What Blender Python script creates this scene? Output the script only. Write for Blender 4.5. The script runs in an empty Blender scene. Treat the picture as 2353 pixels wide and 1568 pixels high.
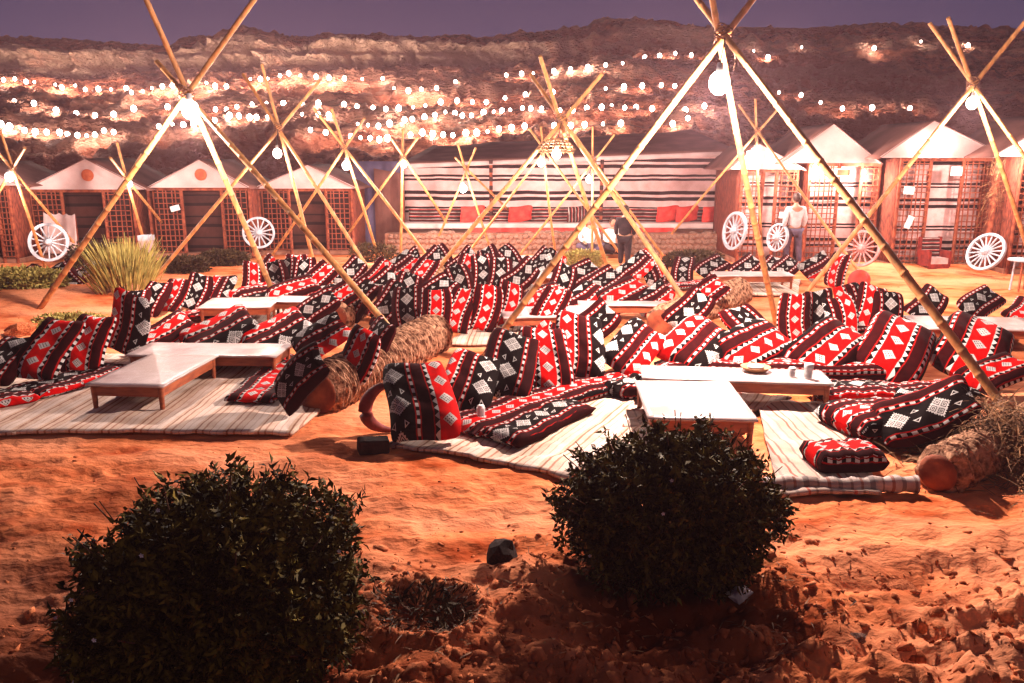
import bpy, math, random
import numpy as np
from mathutils import Vector, Matrix, Euler
from mathutils.bvhtree import BVHTree
random.seed(7); np.random.seed(7)
S = bpy.context.scene
C = S.collection
PI = math.pi
# ------------------------------------------------------------------ camera, sky, light, exposure
CAM_H = 2.6
F_PX = 1846.0                      # focal length for a 2352 px wide frame
PITCH = math.atan(423 / 1846)
cd = bpy.data.cameras.new('camera'); cam = bpy.data.objects.new('camera', cd); C.objects.link(cam)
cam.location = (0, 0, CAM_H); cam.rotation_euler = (PI / 2 - PITCH, 0, 0)
cd.sensor_width = 36; cd.lens = 36 * F_PX / 2352; cd.clip_end = 2000; cd.clip_start = 0.05
S.camera = cam
S.view_settings.view_transform = 'Standard'; S.view_settings.look = 'None'
S.view_settings.exposure = 0.0; S.view_settings.gamma = 1
S.cycles.use_denoising = True
S.cycles.sample_clamp_indirect = 4; S.cycles.sample_clamp_direct = 30
S.cycles.max_bounces = 5; S.cycles.diffuse_bounces = 3; S.cycles.transparent_max_bounces = 6
S.cycles.volume_bounces = 0
world = bpy.data.worlds.new('World'); S.world = world; world.use_nodes = True
wn = world.node_tree; wn.nodes.clear()
w_out = wn.nodes.new('ShaderNodeOutputWorld'); w_bg = wn.nodes.new('ShaderNodeBackground')
w_tc = wn.nodes.new('ShaderNodeTexCoord'); w_sp = wn.nodes.new('ShaderNodeSeparateXYZ')
w_rp = wn.nodes.new('ShaderNodeValToRGB')
wn.links.new(w_tc.outputs['Generated'], w_sp.inputs[0]); wn.links.new(w_sp.outputs['Z'], w_rp.inputs[0])
wn.links.new(w_rp.outputs[0], w_bg.inputs[0]); wn.links.new(w_bg.outputs[0], w_out.inputs[0])
e = w_rp.color_ramp.elements
e[0].position = 0.10; e[0].color = (0.072, 0.062, 0.130, 1)
e[1].position = 0.24; e[1].color = (0.030, 0.031, 0.085, 1)
e2 = w_rp.color_ramp.elements.new(1.0); e2.color = (0.018, 0.016, 0.050, 1)
w_bg.inputs[1].default_value = 1.0
sd = bpy.data.lights.new('dusk_sun', 'SUN'); sun = bpy.data.objects.new('dusk_sun', sd); C.objects.link(sun)
sd.energy = 0.27; sd.angle = math.radians(14); sd.color = (1.0, 0.66, 0.55)
sun.rotation_euler = (math.radians(52), 0, math.radians(32))
LAMP_K = 3.5
# ------------------------------------------------------------------ pixel helpers (frame 2352 x 1568)
_cp, _sp = math.cos(PITCH), math.sin(PITCH)
def ray(px, py):
    x = (px - 1176) / F_PX; y = -(py - 784) / F_PX
    return Vector((x, _cp + y * _sp, -_sp + y * _cp))
def onz(px, py, z=0.0):
    r = ray(px, py); t = (z - CAM_H) / r.z
    return Vector((0, 0, CAM_H)) + r * t
def aty(px, py, Y):
    r = ray(px, py); return Vector((0, 0, CAM_H)) + r * (Y / r.y)
K = 0.8110
def ponz(px, py, z=0.0): return onz(px * K, py * K, z)       # same for photograph pixels (2900 wide)
# ------------------------------------------------------------------ noise
def _hash(ix, iy, seed):
    n = (ix.astype(np.int64) * 374761393 + iy.astype(np.int64) * 668265263 + seed * 1442695041) & 0x7fffffff
    n = ((n ^ (n >> 13)) * 1274126177) & 0x7fffffff
    return ((n ^ (n >> 16)) & 0xffff) / 32767.5 - 1.0
def vnoise(x, y, seed=0):
    ix = np.floor(x); iy = np.floor(y); fx = x - ix; fy = y - iy
    fx = fx * fx * (3 - 2 * fx); fy = fy * fy * (3 - 2 * fy)
    a = _hash(ix, iy, seed); b = _hash(ix + 1, iy, seed); c = _hash(ix, iy + 1, seed); d = _hash(ix + 1, iy + 1, seed)
    return (a * (1 - fx) + b * fx) * (1 - fy) + (c * (1 - fx) + d * fx) * fy
def fbm(x, y, o=4, seed=0, g=0.5):
    s = 0; a = 1; f = 1
    for i in range(o):
        s = s + a * vnoise(x * f + i * 17.3, y * f - i * 9.1, seed + i); a *= g; f *= 2.03
    return s
def ridged(x, y, o=4, seed=0):
    s = 0; a = 1; f = 1
    for i in range(o):
        s = s + a * (1 - 2 * np.abs(vnoise(x * f + i * 7.7, y * f + i * 3.1, seed + i))); a *= .5; f *= 2.1
    return s
def sstep(a, b, x):
    t = np.clip((x - a) / (b - a), 0, 1); return t * t * (3 - 2 * t)
# ------------------------------------------------------------------ objects
def mesh_np(name, V, Fq, mat=None, smooth=False, uv=None):
    V = np.asarray(V, dtype=np.float32); Fq = np.asarray(Fq, dtype=np.int32); n = Fq.shape[1]
    m = bpy.data.meshes.new(name)
    m.vertices.add(len(V)); m.vertices.foreach_set('co', V.ravel())
    m.loops.add(Fq.size); m.loops.foreach_set('vertex_index', Fq.ravel())
    m.polygons.add(len(Fq)); m.polygons.foreach_set('loop_start', np.arange(0, Fq.size, n, dtype=np.int32))
    m.polygons.foreach_set('loop_total', np.full(len(Fq), n, dtype=np.int32))
    if smooth: m.polygons.foreach_set('use_smooth', np.ones(len(Fq), dtype=bool))
    if uv is not None:
        l = m.uv_layers.new(name='UVMap'); l.data.foreach_set('uv', np.asarray(uv, np.float32)[Fq.ravel()].ravel())
    m.update(calc_edges=True)
    if mat: m.materials.append(mat)
    return m
class MB:
    """collects shapes for ONE mesh"""
    def __init__(s): s.v = []; s.f = []; s.sm = []
    def add(s, vs, fs, smooth=False):
        o = len(s.v); s.v += [tuple(v) for v in vs]; s.f += [tuple(i + o for i in f) for f in fs]; s.sm += [smooth] * len(fs)
    def box(s, c, d, rot=None):
        c = Vector(c); hx, hy, hz = d[0] / 2, d[1] / 2, d[2] / 2; r = rot or Matrix.Identity(3)
        vs = [c + r @ Vector((x, y, z)) for x in (-hx, hx) for y in (-hy, hy) for z in (-hz, hz)]
        s.add(vs, [(0, 1, 3, 2), (4, 6, 7, 5), (0, 4, 5, 1), (2, 3, 7, 6), (0, 2, 6, 4), (1, 5, 7, 3)])
    def bar(s, a, b, w, h=None):
        a = Vector(a); b = Vector(b); d = b - a; q = d.to_track_quat('Z', 'Y').to_matrix()
        s.box((a + b) / 2, (w, h or w, d.length), q)
    def tube(s, pts, rad, n=8, caps=True, smooth=True):
        pts = [Vector(p) for p in pts]; rings = []
        for i, p in enumerate(pts):
            d = (pts[min(i + 1, len(pts) - 1)] - pts[max(i - 1, 0)]).normalized()
            q = d.to_track_quat('Z', 'Y').to_matrix(); r = rad[i] if isinstance(rad, (list, tuple)) else rad
            rings.append([p + q @ Vector((r * math.cos(t * 2 * PI / n), r * math.sin(t * 2 * PI / n), 0)) for t in range(n)])
        vs = [v for r in rings for v in r]; fs = []
        for i in range(len(pts) - 1):
            for t in range(n):
                u = (t + 1) % n; fs.append((i * n + t, i * n + u, (i + 1) * n + u, (i + 1) * n + t))
        s.add(vs, fs, smooth)
        if caps: s.add(rings[0], [tuple(reversed(range(n)))]); s.add(rings[-1], [tuple(range(n))])
    def lathe(s, prof, n=16, c=(0, 0, 0), smooth=True):
        c = Vector(c); vs = []; fs = []
        for r, z in prof:
            for t in range(n): vs.append(c + Vector((r * math.cos(t * 2 * PI / n), r * math.sin(t * 2 * PI / n), z)))
        for i in range(len(prof) - 1):
            for t in range(n):
                u = (t + 1) % n; fs.append((i * n + t, i * n + u, (i + 1) * n + u, (i + 1) * n + t))
        s.add(vs, fs, smooth)
    def ball(s, c, r, n=10, sq=(1, 1, 1)):
        c = Vector(c); vs = [c + Vector((0, 0, -r * sq[2]))]; fs = []; m = n // 2 + 1
        for i in range(1, m):
            a = PI * i / m
            for t in range(n): vs.append(c + Vector((r * sq[0] * math.sin(a) * math.cos(2 * PI * t / n), r * sq[1] * math.sin(a) * math.sin(2 * PI * t / n), -r * sq[2] * math.cos(a))))
        vs.append(c + Vector((0, 0, r * sq[2]))); L = len(vs) - 1
        for t in range(n):
            u = (t + 1) % n; fs.append((0, 1 + u, 1 + t)); fs.append((L, 1 + (m - 2) * n + t, 1 + (m - 2) * n + u))
            for i in range(m - 2): fs.append((1 + i * n + t, 1 + i * n + u, 1 + (i + 1) * n + u, 1 + (i + 1) * n + t))
        s.add(vs, fs, True)
    def mesh(s, name, mat=None):
        m = bpy.data.meshes.new(name); m.from_pydata(s.v, [], s.f)
        m.polygons.foreach_set('use_smooth', s.sm); m.update()
        if mat: m.materials.append(mat)
        return m
    def build(s, name, mat=None, parent=None, **k):
        return obj(name, s.mesh(name, mat), parent, **k)
def obj(name, mesh, parent=None, loc=None, rot=None, scale=None, mat4=None, label=None):
    o = bpy.data.objects.new(name, mesh); C.objects.link(o)
    if parent: o.parent = parent
    if loc is not None: o.location = loc
    if rot is not None: o.rotation_euler = rot
    if scale is not None: o.scale = scale
    if mat4 is not None: o.matrix_local = mat4
    if label: o['label'] = label
    return o
def tag(o, label=None, cat=None, group=None, kind=None):
    if label: o['label'] = label
    if cat: o['category'] = cat
    if group: o['group'] = group
    if kind: o['kind'] = kind
    return o
def thing(name, label, cat, loc=(0, 0, 0), rz=0, group=None):
    o = obj(name, None, loc=loc, rot=(0, 0, rz)); o.empty_display_size = .2
    return tag(o, label, cat, group)
# ------------------------------------------------------------------ materials
def new_mat(name):
    m = bpy.data.materials.new(name); m.use_nodes = True; nt = m.node_tree; nt.nodes.clear()
    o = nt.nodes.new('ShaderNodeOutputMaterial'); b = nt.nodes.new('ShaderNodeBsdfPrincipled')
    nt.links.new(b.outputs[0], o.inputs[0]); return m, nt, b
def noise_mat(name, c1, c2, scale=5, rough=.8, bump=0, bscale=None, detail=6, contrast=(.35, .65), stretch=None, coord='Object', spec=.3, bdist=.02, c3=None, sc3=.7):
    m, nt, b = new_mat(name); N = nt.nodes.new; L = nt.links.new
    tc = N('ShaderNodeTexCoord'); src = tc.outputs[coord]
    if stretch:
        mp = N('ShaderNodeMapping'); mp.inputs['Scale'].default_value = stretch; L(src, mp.inputs[0]); src = mp.outputs[0]
    n = N('ShaderNodeTexNoise'); n.inputs['Scale'].default_value = scale; n.inputs['Detail'].default_value = detail; L(src, n.inputs[0])
    r = N('ShaderNodeValToRGB'); r.color_ramp.elements[0].position = contrast[0]; r.color_ramp.elements[1].position = contrast[1]
    r.color_ramp.elements[0].color = (*c1, 1); r.color_ramp.elements[1].color = (*c2, 1); L(n.outputs[0], r.inputs[0])
    col = r.outputs[0]
    if c3:
        n3 = N('ShaderNodeTexNoise'); n3.inputs['Scale'].default_value = sc3; n3.inputs['Detail'].default_value = 5; L(src, n3.inputs[0])
        r3 = N('ShaderNodeValToRGB'); r3.color_ramp.elements[0].position = .45; r3.color_ramp.elements[1].position = .62; L(n3.outputs[0], r3.inputs[0])
        mx = N('ShaderNodeMix'); mx.data_type = 'RGBA'; L(r3.outputs[0], mx.inputs[0]); L(col, mx.inputs[6]); mx.inputs[7].default_value = (*c3, 1); col = mx.outputs[2]
    L(col, b.inputs['Base Color']); b.inputs['Roughness'].default_value = rough; b.inputs['Specular IOR Level'].default_value = spec
    if bump:
        n2 = N('ShaderNodeTexNoise'); n2.inputs['Scale'].default_value = bscale or scale * 3; n2.inputs['Detail'].default_value = 5; L(src, n2.inputs[0])
        bp = N('ShaderNodeBump'); bp.inputs['Strength'].default_value = bump; bp.inputs['Distance'].default_value = bdist
        L(n2.outputs[0], bp.inputs['Height']); L(bp.outputs[0], b.inputs['Normal'])
    return m
def emit_mat(name, col, strength):
    m, nt, b = new_mat(name); b.inputs['Base Color'].default_value = (*col, 1)
    b.inputs['Emission Color'].default_value = (*col, 1); b.inputs['Emission Strength'].default_value = strength; return m
class X:
    """tiny arithmetic on node sockets"""
    nt = None
    def __init__(s, v): s.v = v.v if isinstance(v, X) else v
    def op(s, o, *a):
        n = X.nt.nodes.new('ShaderNodeMath'); n.operation = o
        for i, q in enumerate((s,) + a):
            q = q.v if isinstance(q, X) else q
            if isinstance(q, (int, float)): n.inputs[i].default_value = q
            else: X.nt.links.new(q, n.inputs[i])
        return X(n.outputs[0])
    def __add__(s, o): return s.op('ADD', o)
    def __sub__(s, o): return s.op('SUBTRACT', o)
    def __mul__(s, o): return s.op('MULTIPLY', o)
    def abs(s): return s.op('ABSOLUTE')
    def fmod(s, o): return s.op('FLOORED_MODULO', o)
    def lt(s, o): return s.op('LESS_THAN', o)
    def gt(s, o): return s.op('GREATER_THAN', o)
    def max(s, o): return s.op('MAXIMUM', o)
    def min(s, o): return s.op('MINIMUM', o)
    def pp(s, o): return s.op('PINGPONG', o)
def mixc(f, a, b):
    n = X.nt.nodes.new('ShaderNodeMix'); n.data_type = 'RGBA'
    X.nt.links.new(f.v, n.inputs[0])
    for i, c in ((6, a), (7, b)):
        if isinstance(c, tuple): n.inputs[i].default_value = (*c, 1)
        else: X.nt.links.new(c, n.inputs[i])
    return n.outputs[2]
def fabric_mat(name):
    m, nt, b = new_mat(name); X.nt = nt; N = nt.nodes.new; L = nt.links.new
    uvn = N('ShaderNodeUVMap'); uvn.uv_map = 'UVMap'
    wob = N('ShaderNodeTexNoise'); wob.inputs['Scale'].default_value = 9; L(uvn.outputs[0], wob.inputs[0])
    sp = N('ShaderNodeSeparateXYZ'); L(uvn.outputs[0], sp.inputs[0])
    at = N('ShaderNodeAttribute'); at.attribute_type = 'OBJECT'; at.attribute_name = 'phase'
    at2 = N('ShaderNodeAttribute'); at2.attribute_type = 'OBJECT'; at2.attribute_name = 'shift'
    u = X(sp.outputs[0]); v = X(sp.outputs[1])
    wv = (X(wob.outputs[0]) - .5) * .012
    FS = 1 / 1.30
    s = (u * FS + X(at.outputs['Fac']) + wv + 6.0).fmod(0.60)
    v = v * FS + X(at2.outputs['Fac']) + 6.0
    def band(a, c): return s.gt(a) * s.lt(c)
    WHITE = (.60, .55, .52); BLACK = (.0035, .0015, .0015); RED = (.66, .002, .002); MAR = (.026, .001, .0015); LINE = (.36, .006, .005)
    col = mixc(band(.158, .592), BLACK, BLACK)
    # red band
    col = mixc(band(.294, .42), col, RED)
    mar = band(.186, .256).max(band(.458, .528)); col = mixc(mar, col, MAR)
    ln = band(.150, .158).max(band(.178, .186)).max(band(.256, .264)).max(band(.45, .458)).max(band(.528, .536)).max(band(.556, .564))
    col = mixc(ln, col, LINE)
    dash = band(.159, .177).max(band(.537, .555)) * (v.fmod(.060).lt(.032)); col = mixc(dash, col, WHITE)
    # triangles: base at the red band side
    tz = v.pp(.027) * (1 / .027)
    h1 = (s - .264) * (1 / .030)
    t1 = band(.265, .293) * tz.lt(h1); col = mixc(t1, col, WHITE)
    h2 = (s * -1.0 + .45) * (1 / .030)
    t2 = band(.421, .449) * tz.lt(h2); col = mixc(t2, col, WHITE)
    # diamonds in the red band
    x = s - .357; y = (v.fmod(.155)) - .0775
    r1 = x.abs() + y.abs()
    col = mixc(r1.lt(.044), col, WHITE)
    xp = (x + y) * .707; yp = (x - y) * .707
    dots = ((xp + .5).pp(.008).lt(.0032) * (yp + .5).pp(.008).lt(.0050)) * r1.lt(.037)
    col = mixc(dots, col, (.10, .03, .03))
    # medallions in the black band
    s2 = (s + .043).fmod(.60); x = s2 - .10; y = v.fmod(.25) - .085
    xr = ((x + y) * .707).abs(); yr = ((x - y) * .707).abs()
    mxr = xr.max(yr); edge = (xr.min(yr) + .5).pp(.008)
    med = mxr.lt(edge * 1.1 + .047) * s2.lt(.19)
    col = mixc(med, col, WHITE)
    a = (xr - .0235).abs(); c = (yr - .0235).abs(); mm = a.max(c)
    ring = ((mm - .0155).abs().lt(.0022)).max((mm - .0055).abs().lt(.002)) * s2.lt(.19) * mxr.lt(.05)
    col = mixc(ring, col, (.015, .008, .008))
    # small triangles between the medallions
    y2 = v.fmod(.25) - .195; x2 = (x.abs() - .045)
    tri = (y2.abs() * 1.1 + x2).lt(.014) * x2.gt(-.016) * s2.lt(.19)
    hol = (y2.abs() * 1.1 + x2).lt(.006) * x2.gt(-.010)
    col = mixc(tri * (X(1.0) - hol if False else (hol * -1.0 + 1.0)), col, WHITE)
    # wear
    nz = N('ShaderNodeTexNoise'); nz.inputs['Scale'].default_value = 14; nz.inputs['Detail'].default_value = 6
    L(uvn.outputs[0], nz.inputs[0]); rp = N('ShaderNodeValToRGB'); L(nz.outputs[0], rp.inputs[0])
    rp.color_ramp.elements[0].position = .3; rp.color_ramp.elements[0].color = (.62, .62, .62, 1); rp.color_ramp.elements[1].position = .6; rp.color_ramp.elements[1].color = (1, 1, 1, 1)
    mu = N('ShaderNodeMix'); mu.data_type = 'RGBA'; mu.blend_type = 'MULTIPLY'; mu.inputs[0].default_value = 1; L(col, mu.inputs[6])
    at3 = N('ShaderNodeAttribute'); at3.attribute_type = 'OBJECT'; at3.attribute_name = 'tone'; vs = N('ShaderNodeVectorMath'); vs.operation = 'SCALE'; L(rp.outputs[0], vs.inputs[0]); L(at3.outputs['Fac'], vs.inputs['Scale']); L(vs.outputs[0], mu.inputs[7])
    L(mu.outputs[2], b.inputs['Base Color']); b.inputs['Roughness'].default_value = .85; b.inputs['Specular IOR Level'].default_value = .04
    wv1 = N('ShaderNodeTexNoise'); wv1.inputs['Scale'].default_value = 260; L(uvn.outputs[0], wv1.inputs[0])
    bp = N('ShaderNodeBump'); bp.inputs['Strength'].default_value = .35; bp.inputs['Distance'].default_value = .004; L(wv1.outputs[0], bp.inputs['Height']); L(bp.outputs[0], b.inputs['Normal'])
    return m
def stripe_mat(name, stops, period, axis=2, base=(.6, .5, .42), coord='Object', rough=.85, wobble=.02, dirt=.6, bump=.3, wsc=1.5):
    """stops: list of (start, colour) over one period along an axis, woven in hard bands"""
    m, nt, b = new_mat(name); X.nt = nt; N = nt.nodes.new; L = nt.links.new
    tc = N('ShaderNodeTexCoord'); sp = N('ShaderNodeSeparateXYZ'); L(tc.outputs[coord], sp.inputs[0])
    nz = N('ShaderNodeTexNoise'); nz.inputs['Scale'].default_value = wsc; L(tc.outputs[coord], nz.inputs[0])
    s = ((X(sp.outputs[axis]) + (X(nz.outputs[0]) - .5) * wobble + 50 * period).fmod(period)) * (1 / period)
    rp = N('ShaderNodeValToRGB'); rp.color_ramp.interpolation = 'CONSTANT'; L(s.v, rp.inputs[0])
    els = rp.color_ramp.elements
    for i, (p, c) in enumerate(stops):
        el = els[i] if i < 2 else els.new(p / period)
        el.position = p / period; el.color = (*c, 1)
    n2 = N('ShaderNodeTexNoise'); n2.inputs['Scale'].default_value = 4; n2.inputs['Detail'].default_value = 7; L(tc.outputs[coord], n2.inputs[0])
    r2 = N('ShaderNodeValToRGB'); r2.color_ramp.elements[0].position = .3; r2.color_ramp.elements[0].color = (dirt, dirt * .93, dirt * .88, 1); r2.color_ramp.elements[1].position = .62; L(n2.outputs[0], r2.inputs[0])
    mu = N('ShaderNodeMix'); mu.data_type = 'RGBA'; mu.blend_type = 'MULTIPLY'; mu.inputs[0].default_value = 1; L(rp.outputs[0], mu.inputs[6]); L(r2.outputs[0], mu.inputs[7])
    L(mu.outputs[2], b.inputs['Base Color']); b.inputs['Roughness'].default_value = rough; b.inputs['Specular IOR Level'].default_value = .2
    n3 = N('ShaderNodeTexNoise'); n3.inputs['Scale'].default_value = 60; L(tc.outputs[coord], n3.inputs[0])
    bp = N('ShaderNodeBump'); bp.inputs['Strength'].default_value = bump; bp.inputs['Distance'].default_value = .01; L(n3.outputs[0], bp.inputs['Height']); L(bp.outputs[0], b.inputs['Normal'])
    return m
M = {}
M['sand'] = noise_mat('sand', (.34, .055, .011), (.70, .205, .075), 2.1, .95, 1.0, 7, 13, (.34, .60), (1, 1.7, 1), bdist=.04, spec=.05, c3=(.74, .28, .135), sc3=.5)
M['soil'] = noise_mat('soil', (.20, .035, .009), (.60, .19, .075), 9, .95, .6, 40, 6, spec=.1)
M['rock'] = noise_mat('rock', (.07, .012, .006), (.50, .15, .08), .8, .95, 1.0, 2.6, 12, (.40, .62), (1, 1, 2.0), bdist=.7, spec=.1, c3=(.26, .070, .038), sc3=.06)
M['darkstone'] = noise_mat('dark_stone', (.012, .006, .005), (.04, .018, .014), 9, .9, .6, spec=.15)
M['bamboo'] = noise_mat('bamboo', (.42, .15, .040), (.66, .31, .105), 3, .55, .25, 30, 6, (.3, .7), (4, 4, 1), spec=.4, bdist=.004, c3=(.30, .14, .05), sc3=2.5)
M['node'] = noise_mat('bamboo_node', (.16, .07, .03), (.34, .18, .08), 20, .7)
M['rope'] = noise_mat('rope', (.10, .04, .025), (.28, .13, .08), 30, .9, .5)
M['wood'] = noise_mat('table_wood', (.20, .040, .014), (.36, .085, .028), 5, .5, .2, 40, 6, stretch=(1, 1, 5), spec=.4, bdist=.004)
M['woodlight'] = noise_mat('pale_wood', (.34, .13, .05), (.52, .24, .11), 6, .6, .2, 40, stretch=(1, 6, 1))
M['white'] = noise_mat('white_top', (.38, .27, .25), (.56, .45, .43), 2.4, .25, .4, 6, 6, (.35, .6), spec=.5, bdist=.02, c3=(.42, .31, .28), sc3=1.1)
M['cream'] = noise_mat('cream_canvas', (.38, .25, .23), (.54, .39, .37), 1.6, .85, .3, 6, 5, bdist=.03)
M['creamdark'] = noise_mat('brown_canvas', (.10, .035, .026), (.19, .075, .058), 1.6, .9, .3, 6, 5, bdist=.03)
M['bark'] = noise_mat('palm_bark', (.035, .012, .008), (.14, .06, .035), 16, .9, .7, 50, 6, (.35, .62), spec=.1)
M['barkedge'] = noise_mat('palm_frond_stub', (.07, .022, .011), (.46, .24, .14), 14, .85, .6, 50, 6, (.38, .6), spec=.1)
M['cutwood'] = noise_mat('cut_wood', (.13, .022, .008), (.30, .07, .025), 6, .8, .4)
M['maroon'] = noise_mat('maroon_wood', (.10, .008, .006), (.22, .02, .012), 8, .7, .3)
M['post'] = noise_mat('palm_stick', (.11, .018, .008), (.28, .065, .028), 9, .85, .4)
M['hutwall'] = noise_mat('hut_mat', (.07, .014, .008), (.22, .045, .022), 7, .9, .5, stretch=(3, 3, 1))
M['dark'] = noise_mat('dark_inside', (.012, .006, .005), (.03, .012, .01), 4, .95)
M['whitepaint'] = noise_mat('white_paint', (.27, .28, .31), (.46, .46, .50), 7, .6, .3)
M['redpaint'] = noise_mat('reddish_paint', (.34, .14, .13), (.52, .28, .26), 7, .6, .3)
M['orangedisc'] = noise_mat('orange_disc', (.28, .045, .015), (.40, .09, .03), 9, .7)
M['stone'] = noise_mat('wall_stone', (.15, .065, .04), (.36, .20, .145), 6, .95, .8, 20)
M['mud'] = noise_mat('mud_wall', (.16, .06, .035), (.30, .14, .09), 3, .95, .8, 12)
M['straw'] = noise_mat('straw', (.07, .022, .009), (.34, .16, .065), 12, .8)
M['leaf'] = noise_mat('bush_leaf', (.010, .007, .0015), (.17, .115, .014), 13, .7, spec=.10, contrast=(.38, .66))
M['leafdark'] = noise_mat('dark_leaf', (.020, .010, .004), (.07, .040, .012), 9, .7, spec=.2)
M['leafyellow'] = noise_mat('yellow_leaf', (.16, .12, .025), (.42, .33, .09), 8, .7, spec=.2)
M['twig'] = noise_mat('twig', (.06, .025, .012), (.16, .07, .035), 20, .9)
M['flower'] = noise_mat('white_flower', (.55, .45, .42), (.75, .68, .66), 9, .7)
M['skin'] = noise_mat('skin', (.30, .14, .09), (.38, .19, .12), 9, .6)
M['shirt'] = noise_mat('pale_shirt', (.42, .36, .36), (.56, .50, .50), 14, .9, .4)
M['blackcloth'] = noise_mat('black_cloth', (.010, .006, .008), (.03, .014, .016), 9, .9)
M['jeans'] = noise_mat('dark_trousers', (.045, .035, .06), (.09, .06, .09), 9, .9)
M['hair'] = noise_mat('hair', (.02, .008, .006), (.05, .02, .014), 30, .6)
M['redhair'] = noise_mat('reddish_hair', (.16, .03, .015), (.26, .06, .03), 30, .6)
M['redcloth'] = noise_mat('red_cloth', (.42, .02, .016), (.62, .05, .035), 5, .85, .4)
M['bluecloth'] = noise_mat('blue_grey_cloth', (.05, .04, .085), (.11, .085, .14), 1.5, .9, .3)
M['metal'] = noise_mat('dull_metal', (.5, .48, .47), (.7, .68, .66), 9, .3, spec=.6)
M['black'] = noise_mat('black_cord', (.01, .01, .01), (.02, .02, .02), 9, .7)
M['paper'] = noise_mat('paper', (.6, .56, .54), (.75, .7, .68), 9, .8)
M['orangered'] = noise_mat('red_brown_drum', (.26, .012, .006), (.40, .03, .012), 6, .6)
g, gn, gb = new_mat('clear_glass'); gb.inputs['Base Color'].default_value = (.85, .82, .8, 1); gb.inputs['Roughness'].default_value = .12; gb.inputs['Alpha'].default_value = .45; M['glass'] = g
M['fabric'] = fabric_mat('woven_sadu_fabric')
cr = (.54, .33, .31); bk = (.008, .003, .003)
M['tentcloth'] = stripe_mat('striped_tent_cloth', [(0, cr), (.10, bk), (.165, cr), (.21, bk), (.275, cr), (.46, bk), (.56, cr), (.63, bk), (.73, cr)], .92, 2, wobble=.06, dirt=.8)
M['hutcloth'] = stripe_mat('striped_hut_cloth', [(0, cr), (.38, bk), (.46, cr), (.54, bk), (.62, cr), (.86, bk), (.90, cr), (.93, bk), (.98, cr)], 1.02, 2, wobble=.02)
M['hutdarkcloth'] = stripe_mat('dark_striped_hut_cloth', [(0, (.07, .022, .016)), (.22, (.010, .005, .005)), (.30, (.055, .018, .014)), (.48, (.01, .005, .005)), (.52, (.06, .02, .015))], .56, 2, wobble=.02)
M['rug'] = stripe_mat('woven_rug', [(0, (.56, .38, .28)), (.030, (.28, .13, .08)), (.05, (.60, .43, .33)), (.095, (.36, .18, .12)), (.115, (.57, .41, .31)), (.17, (.36, .16, .12)), (.178, (.62, .48, .40)), (.23, (.50, .36, .29)), (.245, (.64, .50, .42))], .30, 1, wobble=.03, dirt=.72, wsc=2.5)
M['rugred'] = stripe_mat('woven_rug_red_edge', [(0, (.46, .33, .26)), (.03, (.28, .20, .17)), (.05, (.50, .38, .31)), (.12, (.30, .24, .21)), (.145, (.46, .33, .27)), (.215, (.42, .10, .07)), (.235, (.48, .36, .29)), (.28, (.24, .15, .12)), (.30, (.46, .34, .27))], .36, 1, wobble=.03, dirt=.75, wsc=2.5)
M['kilim'] = stripe_mat('kilim', [(0, (.10, .012, .010)), (.05, (.50, .40, .36)), (.065, (.03, .01, .01)), (.12, (.34, .03, .025)), (.15, (.52, .42, .38)), (.16, (.03, .01, .01))], .20, 2, wobble=.04, dirt=.35)
M['bulb'] = emit_mat('bulb_glow', (1.0, .90, .82), 26)
M['hillbulb'] = emit_mat('hill_bulb_glow', (1.0, .86, .76), 150)
M['cliffbulb'] = emit_mat('cliff_bulb_glow', (1.0, .82, .68), 800)
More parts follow.
